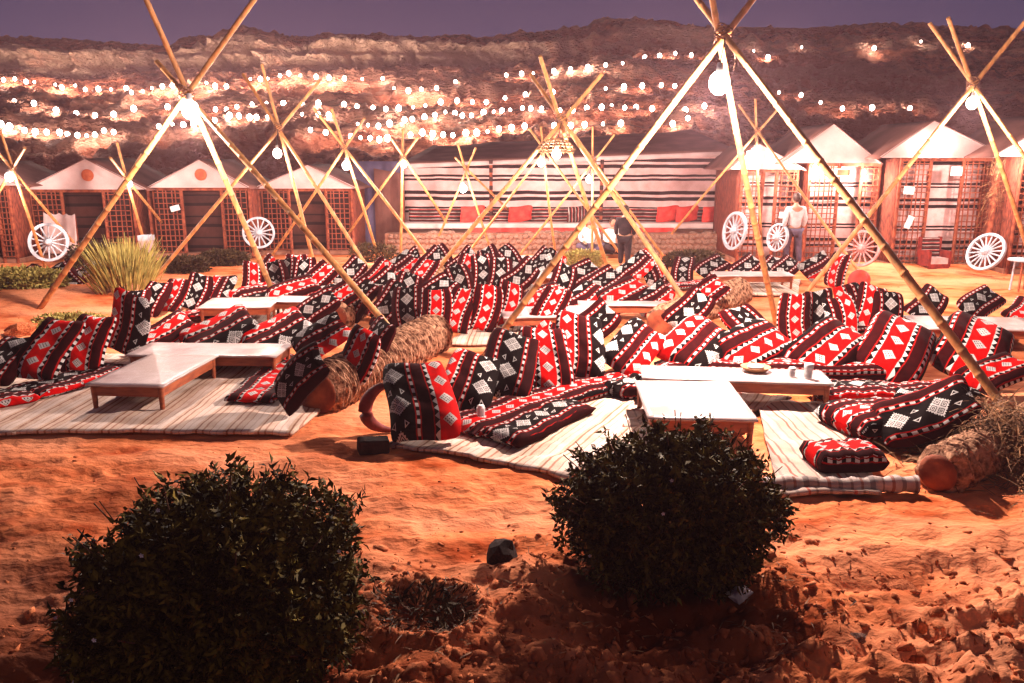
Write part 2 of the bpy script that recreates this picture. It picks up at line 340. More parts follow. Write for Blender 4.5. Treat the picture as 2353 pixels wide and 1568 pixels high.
# ------------------------------------------------------------------ ground
def camp(x, y): return sstep(6.6, 7.8, y) * (1 - sstep(24, 30, y))
PB = [(onz(500, 1530).x, onz(500, 1530).y, 1.0), (onz(1535, 1375).x, onz(1535, 1375).y, .8), (onz(985, 1420).x, onz(985, 1420).y, .28)]
def gh(x, y):
    x = np.asarray(x, float); y = np.asarray(y, float)
    near = 1 - sstep(6.3, 8.0, y)
    z = .012 * fbm(x * .9, y * 1.6, 4, 3)
    z = z + near * (.030 * fbm(x * 1.6, y * 4.5, 5, 11) + .012 * ridged(x * 4.5, y * 11, 3, 23))
    fr = 1 - sstep(4.4, 5.6, y + .5 * vnoise(x, y, 310))
    q = fbm(x * 1.7 + .4 * y, y * 3.4, 4, 301) * 3.2; tq = np.floor(q) + sstep(.62, .95, q - np.floor(q))
    z = z + fr * sstep(-.9, .4, x) * .022 * tq + fr * .010 * ridged(x * 7, y * 15, 3, 305)
    clod = sstep(-.6, .5, x + (y - 3.7) * -.6) * (1 - sstep(4.2, 5.4, y + fbm(x, y, 2, 5) * .5))
    z = z + clod * (.050 * ridged(x * 3.2, y * 5.0, 4, 31) - .02)
    for bx, by, r in PB:                                    # watering hollows round the bushes
        d = np.sqrt((x - bx) ** 2 + (y - by) ** 2) / r + .08 * vnoise(x * 2, y * 2, 9)
        z = z - .09 * np.exp(-(d / .75) ** 4) + .045 * np.exp(-((d - 1.15) / .16) ** 2)
    mound = np.exp(-(((x + 8.6) / 2.6) ** 2 + ((y - 14.5) / 1.5) ** 2))
    z = z + .22 * mound + .18 * np.exp(-(((x + 10.6) / 2.2) ** 2 + ((y - 16) / 1.1) ** 2))
    z = z + .12 * np.exp(-(((x - 9.3) / 3.5) ** 2 + ((y - 19.3) / .8) ** 2))
    z = z + (1 - near) * .02 * ridged(x * .8, y * 2.5, 4, 44) * (1 - .6 * camp(x, y)) - (1 - near) * .014
    w1 = vnoise(x * 4.2 + 3 * vnoise(x, y, 201), y * 8.5, 202); w2 = vnoise(x * 9 + 7, y * 15, 203)
    z = z - (.020 * sstep(.35, .75, w1) + .012 * sstep(.4, .8, w2)) * (.35 + .65 * near) * (1 - .5 * camp(x, y)) + .008 * sstep(.3, .7, -w1)
    return z
rr = [1.2]
while rr[-1] < 34: rr.append(rr[-1] * 1.0105)
while rr[-1] < 900: rr.append(rr[-1] * 1.09)
rr = np.array(rr); aa = np.radians(np.linspace(-74, 74, 620))
R, A = np.meshgrid(rr, aa, indexing='ij'); GX = R * np.sin(A); GY = R * np.cos(A); GZ = gh(GX, GY)
def grid_faces(nr, nc):
    i = np.arange(nr - 1)[:, None] * nc + np.arange(nc - 1)[None, :]
    return np.stack([i, i + 1, i + nc + 1, i + nc], -1).reshape(-1, 4)
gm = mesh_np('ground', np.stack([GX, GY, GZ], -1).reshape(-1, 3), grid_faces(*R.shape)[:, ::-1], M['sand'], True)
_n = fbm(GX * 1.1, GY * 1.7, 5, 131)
painted_shade = (1 - sstep(3.7, 5.2, GY + _n * .9)) * sstep(-.35, .35, _n + .1) * .75 * (1 - .75 * sstep(.3, 1.5, GX + _n * .8))  # foreground shade painted into the sand colour, also round the bushes and at left
for bx, by, r in PB: painted_shade = np.maximum(painted_shade, .95 * np.exp(-((np.sqrt((GX - bx) ** 2 + (GY - by) ** 2) / r + .12 * _n) / .98) ** 4))
painted_shade = np.maximum(painted_shade, .8 * (1 - sstep(-2.2, -.6, GX + _n * .6)) * (1 - sstep(4.2, 6.6, GY + _n)))
at_ = gm.attributes.new('falloff', 'FLOAT', 'POINT'); at_.data.foreach_set('value', painted_shade.reshape(-1).astype(np.float32))
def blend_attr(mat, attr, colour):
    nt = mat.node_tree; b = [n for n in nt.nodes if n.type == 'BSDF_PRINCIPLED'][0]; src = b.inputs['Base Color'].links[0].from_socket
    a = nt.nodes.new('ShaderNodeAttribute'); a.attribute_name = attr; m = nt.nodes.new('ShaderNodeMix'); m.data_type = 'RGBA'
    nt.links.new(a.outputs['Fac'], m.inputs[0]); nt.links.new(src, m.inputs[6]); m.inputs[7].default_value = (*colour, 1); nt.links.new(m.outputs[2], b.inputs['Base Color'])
blend_attr(M['sand'], 'falloff', (.10, .013, .003))  # dark red mixed into the sand to stand in for the dim foreground light
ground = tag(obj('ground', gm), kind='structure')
def gz(x, y): return float(gh(np.array([x]), np.array([y]))[0])
# ------------------------------------------------------------------ rocky hill behind the camp
SKY = np.array([(-1600, 110), (-700, 104), (-200, 98), (0, 92), (60, 88), (160, 97), (300, 100), (420, 106), (470, 102), (560, 86), (640, 88), (740, 90), (800, 80), (940, 88), (1060, 85), (1140, 92),
                (1240, 75), (1335, 62), (1350, 48), (1500, 45), (1540, 55), (1600, 62), (1700, 68), (1900, 62), (2100, 72), (2300, 76), (2352, 74), (2900, 90), (3900, 120)], float)
ha = np.radians(np.linspace(-66, 66, 900)); ht = np.linspace(0, 1, 240)
px_of = 1176 + F_PX * np.tan(ha) * .98
sky_y = np.interp(px_of, SKY[:, 0], SKY[:, 1])
elev = np.tan(PITCH * -1 + np.arctan((784 - sky_y) / F_PX))
kk = 1 / np.cos(ha)                                        # distance along the azimuth for a straight hill front
ztop = CAM_H + elev * 92
cliff = 1 - sstep(1050, 1380, px_of)
prof = []
z74 = CAM_H + .096 * 74
ctrl_r = np.array([31, 38, 74, 75.4, 92, 100, 150])
HZ = np.zeros((len(ht), len(ha))); HR = np.zeros_like(HZ)
tt = np.concatenate([np.linspace(31, 73.2, 105), np.linspace(73.4, 76, 70), np.linspace(76.5, 100, 50), np.linspace(103, 150, 15)])
for j in range(len(ha)):
    zt = ztop[j]; c = cliff[j]
    z1 = (1 - c) * (zt * .70) + c * z74; z2 = (1 - c) * (zt * .77) + c * (zt * .80)
    HZ[:, j] = np.interp(tt, ctrl_r, [-.4, .7, z1, z2, zt, zt * .985, zt * .5])
HR[:] = tt[:, None]
HX = HR * np.tan(ha)[None, :]; HY = np.repeat(HR, 1, 1)
am = sstep(33, 45, HR)
rockn = fbm(HX * .16, HY * .22, 5, 51) * .55 + .42 * ridged(HX * .35, HY * .6, 4, 61)
falloff = 1 - .75 * sstep(84, 92, HR)
inc = np.exp(-((HR - 74.8) / 1.7) ** 2) * cliff[None, :]
HZ = HZ + am * falloff * (rockn + .22 * ridged(HX * 1.1, HY * 1.6, 3, 66)) * (1 - .5 * inc)
crack = ridged(HX * .42 + .2 * HZ, HZ * .25, 4, 71)
strata = vnoise(HX * .05, HZ * 1.5, 81) + .5 * vnoise(HX * .2, HZ * 3.2, 82)
HY2 = HY + inc * (crack * 2.0 + strata * .8) + .25 * am * fbm(HX * .8, HZ * 1.2, 3, 91)
hm = mesh_np('hills', np.stack([HX, HY2, HZ], -1).reshape(-1, 3), grid_faces(*HZ.shape)[:, ::-1], M['rock'], True)
pal = np.clip(np.exp(-((HR - 75.2) / 2.2) ** 2) * (cliff[None, :] * .9 + .25) * (.55 + .9 * (crack > .25)) + .25 * (rockn > .35), 0, 1)
at_ = hm.attributes.new('pale', 'FLOAT', 'POINT'); at_.data.foreach_set('value', pal.reshape(-1).astype(np.float32))
hill = tag(obj('hills', hm), kind='structure')
_nt = M['rock'].node_tree; _b = [n for n in _nt.nodes if n.type == 'BSDF_PRINCIPLED'][0]; _src = _b.inputs['Base Color'].links[0].from_socket
_a = _nt.nodes.new('ShaderNodeAttribute'); _a.attribute_name = 'pale'; _m = _nt.nodes.new('ShaderNodeMix'); _m.data_type = 'RGBA'
_nt.links.new(_a.outputs['Fac'], _m.inputs[0]); _nt.links.new(_src, _m.inputs[6]); _m.inputs[7].default_value = (.62, .38, .27, 1); _nt.links.new(_m.outputs[2], _b.inputs['Base Color'])
hv = [tuple(v.co) for v in hm.vertices]; hf = [tuple(p.vertices) for p in hm.polygons]
hill_bvh = BVHTree.FromPolygons(hv, hf)
# ------------------------------------------------------------------ string lights on the hillside
bulb_m = MB(); bulb_m.ball((0, 0, 0), .145, 12, (1, 1, 1.2)); bulb_mesh = bulb_m.mesh('bulb', M['hillbulb']); cliff_bulb = bulb_m.mesh('bulb', M['cliffbulb'])
def string(label, pts):
    hits = []
    for (x, y) in pts:
        r = ray(x, y).normalized(); h = hill_bvh.ray_cast(Vector((0, 0, CAM_H)), r)
        d = (h[3] if h[0] is not None else 70) - (2.3 if 'cliff' in label else 1.1)
        hits.append(Vector((0, 0, CAM_H)) + r * d)
    t = thing('string_lights', label, 'string lights', hits[len(hits) // 2], 0, 'strings of lights across the hillside')
    o = Vector(t.location); mb = MB()
    for i, h in enumerate(hits):
        s = random.choice((.6, .85, .95, 1.05, 1.15))
        obj('bulb', cliff_bulb if 'cliff' in label else bulb_mesh, t, loc=h - o, scale=(s, s, s))
        if i:
            a = hits[i - 1]; mid = (a + h) / 2 - Vector((0, 0, .08 * (h - a).length)) - o
            mb.tube([a - o, mid, h - o], .018, 4, False)
    mb.build('cord', M['black'], t)
STR = [
 ('string of lights along the foot of the cliff at far left', [(8,183),(34,181),(60,187),(79,188),(127,194),(142,200),(173,196),(196,205),(226,204),(255,205),(290,203),(302,212),(328,209),(349,202),(373,198),(396,196),(424,193),(451,186),(474,190),(494,197),(520,198)]),
 ('string of lights under the pale cliff left of the picture centre', [(575,181),(598,181),(615,180),(643,173),(663,168),(690,173),(726,176),(756,178),(791,180),(832,181),(879,180),(905,202),(938,208),(968,205),(1003,202),(1046,189)]),
 ('highest string of lights climbing the slope right of the centre', [(1163,172),(1198,169),(1225,168),(1272,163),(1310,158),(1350,154),(1391,149),(1430,145),(1481,132),(1515,128),(1551,122),(1588,126)]),
 ('few widely spaced lights high on the rocks at right', [(1731,117),(1764,131),(1841,108),(2008,110),(2115,95),(2223,104)]),
 ('sagging string of lights on the mid slope at far left', [(33,232),(78,237),(129,253),(175,261),(218,264),(261,262),(307,249),(385,245),(420,249)]),
 ('long string of lights across the middle of the slope', [(495,251),(520,251),(544,245),(579,239),(612,236),(651,237),(693,237),(731,237),(790,239),(820,244),(857,248),(886,250),(916,248),(949,246),(977,242),(1012,234),(1050,231),(1085,234),(1117,234),(1160,225),(1207,217),(1270,211),(1350,210),(1391,203),(1433,199),(1475,197),(1519,195),(1550,197)]),
 ('string of lights just below the long middle string', [(493,276),(527,265),(549,266),(573,269),(589,269),(614,268),(694,262),(731,262),(755,264),(822,285),(845,287),(869,289),(895,283),(929,275),(947,273),(975,268),(999,264),(1023,257),(1045,260),(1062,265),(1083,265),(1111,258),(1134,256),(1153,254),(1172,252),(1200,248),(1219,249),(1244,249)]),
 ('string of lights meeting the tall right tripod pole', [(1286,253),(1315,252),(1348,248),(1382,246),(1405,242),(1435,247),(1461,246),(1498,249),(1574,253),(1618,243),(1580,271)]),
 ('lowest string of lights at far left above the huts', [(2,284),(22,290),(56,299),(81,302),(107,303),(137,304),(155,308),(178,310),(199,311),(218,309),(239,300),(261,303)]),
 ('short string of four small lights behind the left tripod', [(365,290),(396,285),(421,286),(445,284)]),
 ('lowest string of lights above the striped tent', [(713,298),(748,304),(806,313),(828,316),(850,317),(871,320),(890,317),(943,309),(970,304),(994,307),(1018,309),(1040,310),(1070,305),(1095,304),(1120,302),(1146,296),(1175,293),(1205,289),(1273,288),(1311,288),(1343,286),(1385,284),(1426,283),(1545,284)]),
 ('bright spaced lights on the boulders above the right huts', [(1789,212),(1840,218),(1885,235),(1935,249),(2003,247),(2090,248)]),
]
for l, p in STR: string(l, p)
# ------------------------------------------------------------------ bamboo tripods and their lamps
def pole_mesh(a, b, r0, r1):
    a = Vector(a); b = Vector(b); L = (b - a).length; mb = MB(); pts = []; rad = []
    t = 0; side = Vector((random.uniform(-1, 1), random.uniform(-1, 1), 0)) * L * .006
    def P(t): return a + (b - a) * t + side * math.sin(PI * t)
    step = .30
    z = -random.uniform(0, step)
    ev = [0.0]
    while z < L:
        z += step * random.uniform(.85, 1.15)
        if 0.03 < z < L - .03: ev.append(z)
    ev.append(L)
    for i, z in enumerate(ev):
        t = z / L; r = r0 + (r1 - r0) * t
        if i in (0, len(ev) - 1): pts.append(P(t)); rad.append(r)
        else:
            q = .018 / L
            for dz, k in ((-2.2, .97), (-.8, 1.0), (0, 1.11), (.8, 1.02), (2.2, .97)):
                pts.append(P(t + dz * q)); rad.append(r * k)
    mb.tube(pts, rad, 10); return mb
LAMPS = []
def lamp(p, power, label, rb=.075, kind='bulb', cord_top=None, flat=False):
    p = Vector(p)
    t = thing('hanging_lamp', label, 'lamp', p, 0, 'lamps hanging under the bamboo tripods')
    mb = MB(); mb.lathe([(.001, rb * 1.9), (rb * .28, rb * 1.85), (rb * .36, rb * 1.2), (rb * .40, rb * .95)], 10); mb.build('lamp_socket', M['metal'], t)
    b = MB(); b.ball((0, 0, 0), rb, 14, (1, 1, 1.15)); b.build('bulb', M['bulb'], t)
    if cord_top is not None:
        c = MB(); c.tube([Vector((0, 0, rb * 1.85)), Vector(cord_top) - p], .008, 5, False); c.build('cord', M['black'], t)
    ld = bpy.data.lights.new('lamp_light', 'POINT'); ld.energy = power * LAMP_K; ld.shadow_soft_size = .05; ld.color = (1.0, .80, .71)
    lo = obj('lamp_light', ld, t, loc=(0, 0, -rb * 1.15 - .07)); return t
def tripod(label, apex, ay, feet, r=.045, lampxy=None, power=60, over=1.0, rb=.075, llabel=None, tips=None, ldy=0):
    A0 = aty(*apex, ay); r *= .80
    t = thing('bamboo_tripod', label, 'bamboo tripod', (A0.x, A0.y, 0), 0, 'bamboo tripods standing over the seating')
    o = Vector(t.location)
    for i, f in enumerate(feet):
        F = onz(*f); F.z = gz(F.x, F.y) - .05
        off = Vector((math.cos(i * 2.1), math.sin(i * 2.1), 0)) * r * 1.15
        d = (A0 + off - F); k = over if not tips else tips[i]
        T = F + d * (1 + k / d.length)
        pole_mesh(F - o, T - o, r * 1.08, r * .82).build('pole', M['bamboo'], t)
    mb = MB(); A = A0 - o
    for q in range(7):
        z = (q - 3) * r * .55; n = 14
        pts = [A + Vector((r * 2.3 * math.cos(k * 2 * PI / n), r * 2.3 * math.sin(k * 2 * PI / n), z + r * .8 * math.sin(k * 2 * PI / n * 2 + q))) for k in range(n + 1)]
        mb.tube(pts, r * .20, 5, False)
    pts = [A + Vector((r * 2.2, -r, -r * 2)), A + Vector((r * 3.2, -r, -r * 6)), A + Vector((r * 3.0, -r, -r * 9))]
    mb.tube(pts, r * .2, 5); mb.build('rope_lashing', M['rope'], t)
    if lampxy:
        p = aty(*lampxy, ay + ldy)
        lamp(p, power, llabel, rb, cord_top=A0 - Vector((0, r * 2, r)))
    return t
B = 'bamboo tripod '
tripod('tall bamboo tripod spanning the left seating group with bright lamp', (428, 212), 12.6, [(90, 722), (642, 702), (972, 832)], .058, (437, 252), 430, 1.75, .125,
       'bright lamp under the tall left tripod', tips=[1.95, 2.2, .75], ldy=-.25)
tripod('tallest bamboo tripod at right spanning the near tables', (1662, 78), 9.6, [(1090, 835), (1788, 748), (2392, 1040)], .054, (1652, 190), 880, 1.6, .115,
       'brightest lamp under the tallest right tripod', tips=[1.5, 1.2, 1.2], ldy=-.35)
tripod(B + 'at the far left in front of the second hut', (290, 403), 19, [(168, 592), (345, 600), (425, 572)], .045, (298, 422), 55, .9, .06, 'small lamp under the tripod before the second hut')
tripod(B + 'between the left huts and the second table', (640, 292), 16.3, [(344, 650), (732, 645), (882, 668)], .046, (637, 352), 150, 1.2, .085, 'round lamp hanging under the tripod left of centre')
tripod(B + 'before the third hut with a wide bright lamp', (790, 335), 18.4, [(618, 590), (872, 596), (1004, 612)], .045, (795, 380), 110, 1.0, .09, 'wide bright lamp in front of the blue grey cloth')
tripod(B + 'at the left end of the striped tent', (926, 357), 20, [(766, 578), (920, 590), (1062, 566)], .045, (927, 377), 150, .7, .075, 'lamp at the left end of the striped tent')
tripod(B + 'in front of the striped tent left half', (1070, 385), 20.4, [(990, 578), (1132, 584), (1235, 548)], .038, (1064, 433), 110, .7, .09, 'white lantern hanging before the left half of the striped tent')
tripod('large bamboo tripod in the middle of the camp with basket lantern', (1290, 272), 14.5, [(962, 662), (1407, 642), (1608, 735)], .052, (1278, 352), 200, 1.1, .085, 'lamp inside the woven basket shade at the centre', tips=[1.0, 1.3, 1.0])
tripod(B + 'behind the large middle tripod', (1250, 340), 19, [(1062, 592), (1278, 592), (1442, 600)], .040, (1243, 373), 120, .6, .085, 'lamp left of the woven basket shade')
tripod(B + 'in front of the right half of the striped tent', (1363, 366), 20, [(1188, 588), (1360, 596), (1532, 592)], .038, (1353, 412), 90, .8, .075, 'small lamp before the checkered tent pole')
tripod(B + 'before the small gabled hut at right of the tent', (1741, 300), 19, [(1508, 576), (1752, 598), (1998, 650)], .040, (1733, 350), 170, .8, .09, 'bright lamp in front of the small gabled hut')
tripod(B + 'at right with its tip rising to the sky', (2235, 190), 14.6, [(1838, 685), (2392, 662), (2640, 735)], .052, (2233, 236), 420, 1.3, .095, 'bright lamp under the tripod at the right edge', ldy=-.2)
tripod(B + 'at the left edge of the picture', (28, 383), 18.2, [(-90, 590), (104, 610), (206, 596)], .045, (22, 406), 130, .9, .09, 'bright lamp under the tripod at the left edge')
# woven basket shade over the central lamp
t = thing('basket_shade', 'round woven basket shade around the lamp at the centre', 'lampshade', aty(1278, 340, 14.4))
mb = MB(); n = 18
for k in range(n):
    a = 2 * PI * k / n
    mb.tube([(.05 * math.cos(a), .05 * math.sin(a), .16), (.22 * math.cos(a), .22 * math.sin(a), .11), (.33 * math.cos(a), .33 * math.sin(a), -.02), (.29 * math.cos(a), .29 * math.sin(a), -.09)], .012, 4, False)
for r, z in ((.10, .155), (.18, .13), (.25, .09), (.30, .04), (.33, -.02), (.31, -.06)):
    mb.tube([(r * math.cos(2 * PI * k / 24), r * math.sin(2 * PI * k / 24), z) for k in range(25)], .012, 4, False)
mb.build('wicker', M['straw'], t)
# ------------------------------------------------------------------ cushions
def cushion_mesh(seed, W=.50, L=.74, T=.17):
    nu, nv = 16, 22; V = []; UV = []; F = []
    rs = random.Random(seed); ph = [rs.uniform(0, 6) for _ in range(6)]
    for side in (-1, 1):
        for j in range(nv + 1):
            for i in range(nu + 1):
                u = i / nu * 2 - 1; v = j / nv * 2 - 1
                e_ = (1 - abs(u) ** 3.2) * (1 - abs(v) ** 3.6); th = max(e_, 0) ** .42
                x = u * W / 2 * (1 - .06 * (1 - abs(v) ** 2) * abs(u) - .05 * abs(v) ** 4 * abs(u)); z = v * L / 2 * (1 - .05 * (1 - u * u) - .02)
                x *= 1 - .07 * abs(v) ** 9 - (.07 * max(v, 0) ** 2); z *= 1 - .06 * abs(u) ** 7; x += .034 * math.sin(v * 1.9 + ph[0]); z += .016 * math.sin(u * 2.5 + ph[1])
                y = side * T / 2 * th + .03 * math.sin(v * 1.6 + ph[2]) + .010 * math.sin(u * 5 + v * 3 + ph[3]) * th + .006 * math.sin(v * 11 + u * 4 + ph[4]) * th
                V.append((x, y, z)); UV.append((u * W / 2, v * L / 2))
    n1 = (nu + 1) * (nv + 1)
    for s_ in (0, 1):
        for j in range(nv):
            for i in range(nu):
                a = s_ * n1 + j * (nu + 1) + i; q = (a, a + 1, a + nu + 2, a + nu + 1)
                F.append(q if s_ == 0 else q[::-1])
    # bottom-heavy sag
    V = [(x * (1 + .05 * (-z / L)), y * (1 + .35 * (-z / L)), z) for x, y, z in V]
    return mesh_np('cushion', V, F, M['fabric'], True, UV)
CM = [cushion_mesh(s) for s in range(5)]
WOBB = [cushion_mesh(11, .56, .80, .20), cushion_mesh(12, .56, .80, .20)]
ORD = ['first', 'second', 'third', 'fourth', 'fifth', 'sixth', 'seventh', 'eighth', 'ninth', 'tenth']
PH = {'R': .357, 'K': .057, 'RK': .49, 'KR': .207}
def cushions(where, group, items, recl=24, z0=.0, big=False, Y=None):
    n = len(items)
    for i, it in enumerate(items):
        px, ty, tilt, ph = it[:4]; yaw = it[4] if len(it) > 4 else random.uniform(-6, 6)
        rc = it[5] if len(it) > 5 else recl + random.uniform(-3, 3); sc = it[6] if len(it) > 6 else 1.0
        phv = PH.get(ph, ph); m = random.choice(WOBB if big else CM); W, L = ((.56, .80) if big else (.50, .74))
        def pose(rc):
            Rm = Matrix.Rotation(math.radians(yaw), 3, 'Z') @ Matrix.Rotation(math.radians(-rc), 3, 'X') @ Matrix.Rotation(math.radians(tilt), 3, 'Y')
            cs = [Rm @ Vector((x * W / 2 * .93, 0, z * L / 2 * .93)) * sc for x in (-1, 1) for z in (-1, 1)]
            zmin = min(c.z for c in cs) - .03 * sc; return Rm, cs, zmin, max(cs, key=lambda c: c.z), min(cs, key=lambda c: c.z)
        Yi = Y[i] if isinstance(Y, (list, tuple)) else Y
        if Yi:                                  # base line known: the lean back decides how high the top shows
            best = None
            for r_ in range(8, 66, 2):
                q = pose(r_); P = aty(px * K, ty * K, Yi + q[3].y - q[4].y); er = abs(P.z - (z0 + q[3].z - q[2]))
                if best is None or er < best[0]: best = (er, r_, q, P)
            er, rc, (Rm, cs, zmin, top, low), P = best
            loc = Vector((P.x * (Yi - low.y) / P.y, Yi - low.y, z0 - zmin))
        else:
            Rm, cs, zmin, top, low = pose(rc)
            P = ponz(px, ty, z0 + top.z - zmin); loc = Vector((P.x * (P.y - top.y) / P.y, P.y - top.y, z0 - zmin))
        look = 'red banded' if .28 < phv % .6 < .44 else ('black medallion' if phv % .6 < .13 or phv % .6 > .56 else 'black and red')
        pos = (ORD[i] + ' from the left ' if i < n - 1 or n == 1 else 'last at the right ') if n > 1 else ''
        lab = f'{look} cushion, {pos}{where}'
        o = obj('cushion', m, loc=loc); o.rotation_euler = Rm.to_euler(); o.scale = (sc, sc, sc)
        o['phase'] = float(phv); o['shift'] = random.uniform(0, .25); o['tone'] = random.uniform(.62, 1.08)
        tag(o, lab, 'cushion', group)
Gc = 'patterned back cushions around the low tables'
cushions('beside the left table front rug', Gc, [(5, 942, 9, 'K', 5, 0, 1.12), (125, 890, 13, 'R', 4, 0, 1.14), (240, 893, 5, 'R', 0, 0, 1.1)], z0=.05, Y=[8.6, 8.8, 9.2])
cushions('behind the near left table', Gc, [(345, 804, 15, 'RK', -8, 0, 1.15), (450, 880, 38, 'R', -4, 0, 1.2), (612, 858, 47, 'RK', 0, 0, 1.35), (775, 868, 47, 'RK', 2, 0, 1.3)], z0=.05, Y=[10.0, 10.0, 9.95, 10.0])
cushions('against the near left palm log', Gc, [(845, 958, 40, 'K', -35), (905, 868, 42, 'KR', -25), (1000, 910, 22, 'R', -30), (1060, 890, 12, 'K', -50)], z0=.05)
cushions('left of the second left table', Gc, [(372, 822, -4, 'K'), (430, 795, 6, 'K'), (484, 788, 10, 'R'), (550, 772, 12, 'K'), (618, 775, 5, 'RK')], recl=18, Y=[12.6,13,13.4,13.6,13.8])
cushions('behind the second left table', Gc, [(728, 786, 48, 'RK', 0, 0, 1.2), (830, 770, 55, 'R', 0, 0, 1.2), (915, 795, 45, 'KR')], Y=13.6)
cushions('in the row beyond the second left table', Gc, [(712, 740, 6, 'R'), (775, 738, -5, 'K'), (806, 728, -5, 'K'), (832, 718, 4, 'R'), (858, 730, -5, 'K'), (900, 726, 35, 'R')], recl=15)
cushions('beside the second left palm log', Gc, [(895, 797, 42, 'K', -30), (955, 782, 45, 'R', -20), (1015, 775, 30, 'K', -20)])
cushions('behind the small table left of centre', Gc, [(985, 716, 45, 'K'), (1065, 720, 42, 'R'), (1132, 700, 45, 'KR'), (1192, 720, 22, 'R')])
cushions('beside the stump left of the centre', Gc, [(1100, 782, 32, 'K'), (1142, 762, 22, 'K')])
cushions('left of the far centre table', Gc, [(1300, 745, -13, 'K'), (1326, 716, 3, 'R'), (1364, 718, -5, 'K'), (1412, 726, 9, 'K'), (1474, 720, 48, 'K')], recl=18)
cushions('right of the far centre table', Gc, [(1590, 738, 22, 'K'), (1645, 720, 50, 'K'), (1708, 738, 45, 'K')])
cushions('left of the middle table', Gc, [(1098, 806, 8, 'K'), (1156, 808, -6, 'K'), (1231, 800, 0, 'R'), (1300, 805, 12, 'R'), (1370, 792, 14, 'R'), (1430, 786, 17, .30)], recl=18, Y=[12.2,11.9,11.6,11.6,11.7,12.0])
cushions('behind the middle table', Gc, [(1548, 786, 45, 'R', 0, 0, 1.2), (1650, 794, 46, 'KR', 0, 0, 1.2), (1768, 774, 48, 'R', 0, 0, 1.3), (1848, 790, 52, 'KR', -10, 0, 1.0)], Y=13.0)
cushions('near the tea tray', Gc, [(1185, 1010, -8, .205, 0, 0, 1.18), (1325, 984, 15, .53, -4, 0, 1.1), (1440, 926, 16, 'K', -3, 0, 1.15), (1545, 930, 1, 'R', 0, 0, 1.08), (1640, 880, 9, .47, 0, 0, 1.1), (1618, 972, -4, 'K', 50), (1795, 896, 36, .19, -8, 0, 1.1)], z0=.04, big=True, Y=[6.82, 7.62, 8.02, 8.4, 8.85, 8.75, 8.95])
cushions('behind the near right table', Gc, [(1975, 888, 43, .47, 0, 0, 1.42), (2130, 850, -20, 'K', 5), (2135, 922, 58, .27, 0, 0, 1.4), (2345, 944, 56, .30, 0, 0, 1.4), (2540, 912, 42, .36, 0, 0, 1.5), (2765, 896, 43, .34, 0, 0, 1.5)], z0=.04, big=True, Y=[9.0, 9.9, 9.05, 8.9, 8.75, 8.75])
cushions('tucked beside the straw covered log', Gc, [(2830, 985, 34, 'R', -35), (2630, 1060, 42, .02, -52, 30, 1.2)], z0=.05, Y=[8.2, 6.75])
cushions('in the dark row at mid right', Gc, [(2260, 828, -4, 'R'), (2325, 818, -4, 'K'), (2376, 712, 4, 'R', -60), (2385, 832, -9, .28), (2412, 800, -8, 'RK'), (2468, 798, 14, .40), (2515, 820, 10, 'K')], recl=16)
cushions('behind the right edge table', Gc, [(2632, 800, 43, 'K'), (2788, 794, 50, .10), (2900, 868, 50, 'R')], Y=12.3)
cushions('behind the far right table', Gc, [(1862, 745, 10, 'K'), (1938, 722, 10, 'K'), (2020, 710, 48, 'K'), (2115, 710, 48, 'K'), (2188, 713, 30, 'K'), (2225, 714, 45, 'K'), (2318, 704, 54, .2)], Y=16.6)
cushions('at the left end of the far right table', Gc, [(2003, 770, 38, 'R', -25)])
cushions('small ones under the stone wall', Gc, [(x, y, random.choice((42, 50, 30, -30)), random.choice(('K', 'K', .2)), random.uniform(-25, 25)) for x, y in
         ((1150, 693), (1218, 688), (1246, 684), (1308, 690), (1385, 688), (1445, 686), (1530, 690), (1562, 700), (1800, 703), (1840, 700))])
cushions('lying low under the far left huts', Gc, [(45, 748, 50, 'K'), (92, 742, -50, 'K'), (140, 738, 55, 'K'), (182, 735, -40, 'K'), (235, 724, 45, 'K'), (402, 700, -50, 'K')], recl=45)
cushions('loose in the middle ground rows', Gc, [(745, 715, 40, 'R'), (1075, 745, 45, 'K'), (1232, 760, 42, 'K'), (1560, 800, 20, 'R'), (1680, 835, 48, 'K'), (1955, 800, 40, 'K')])
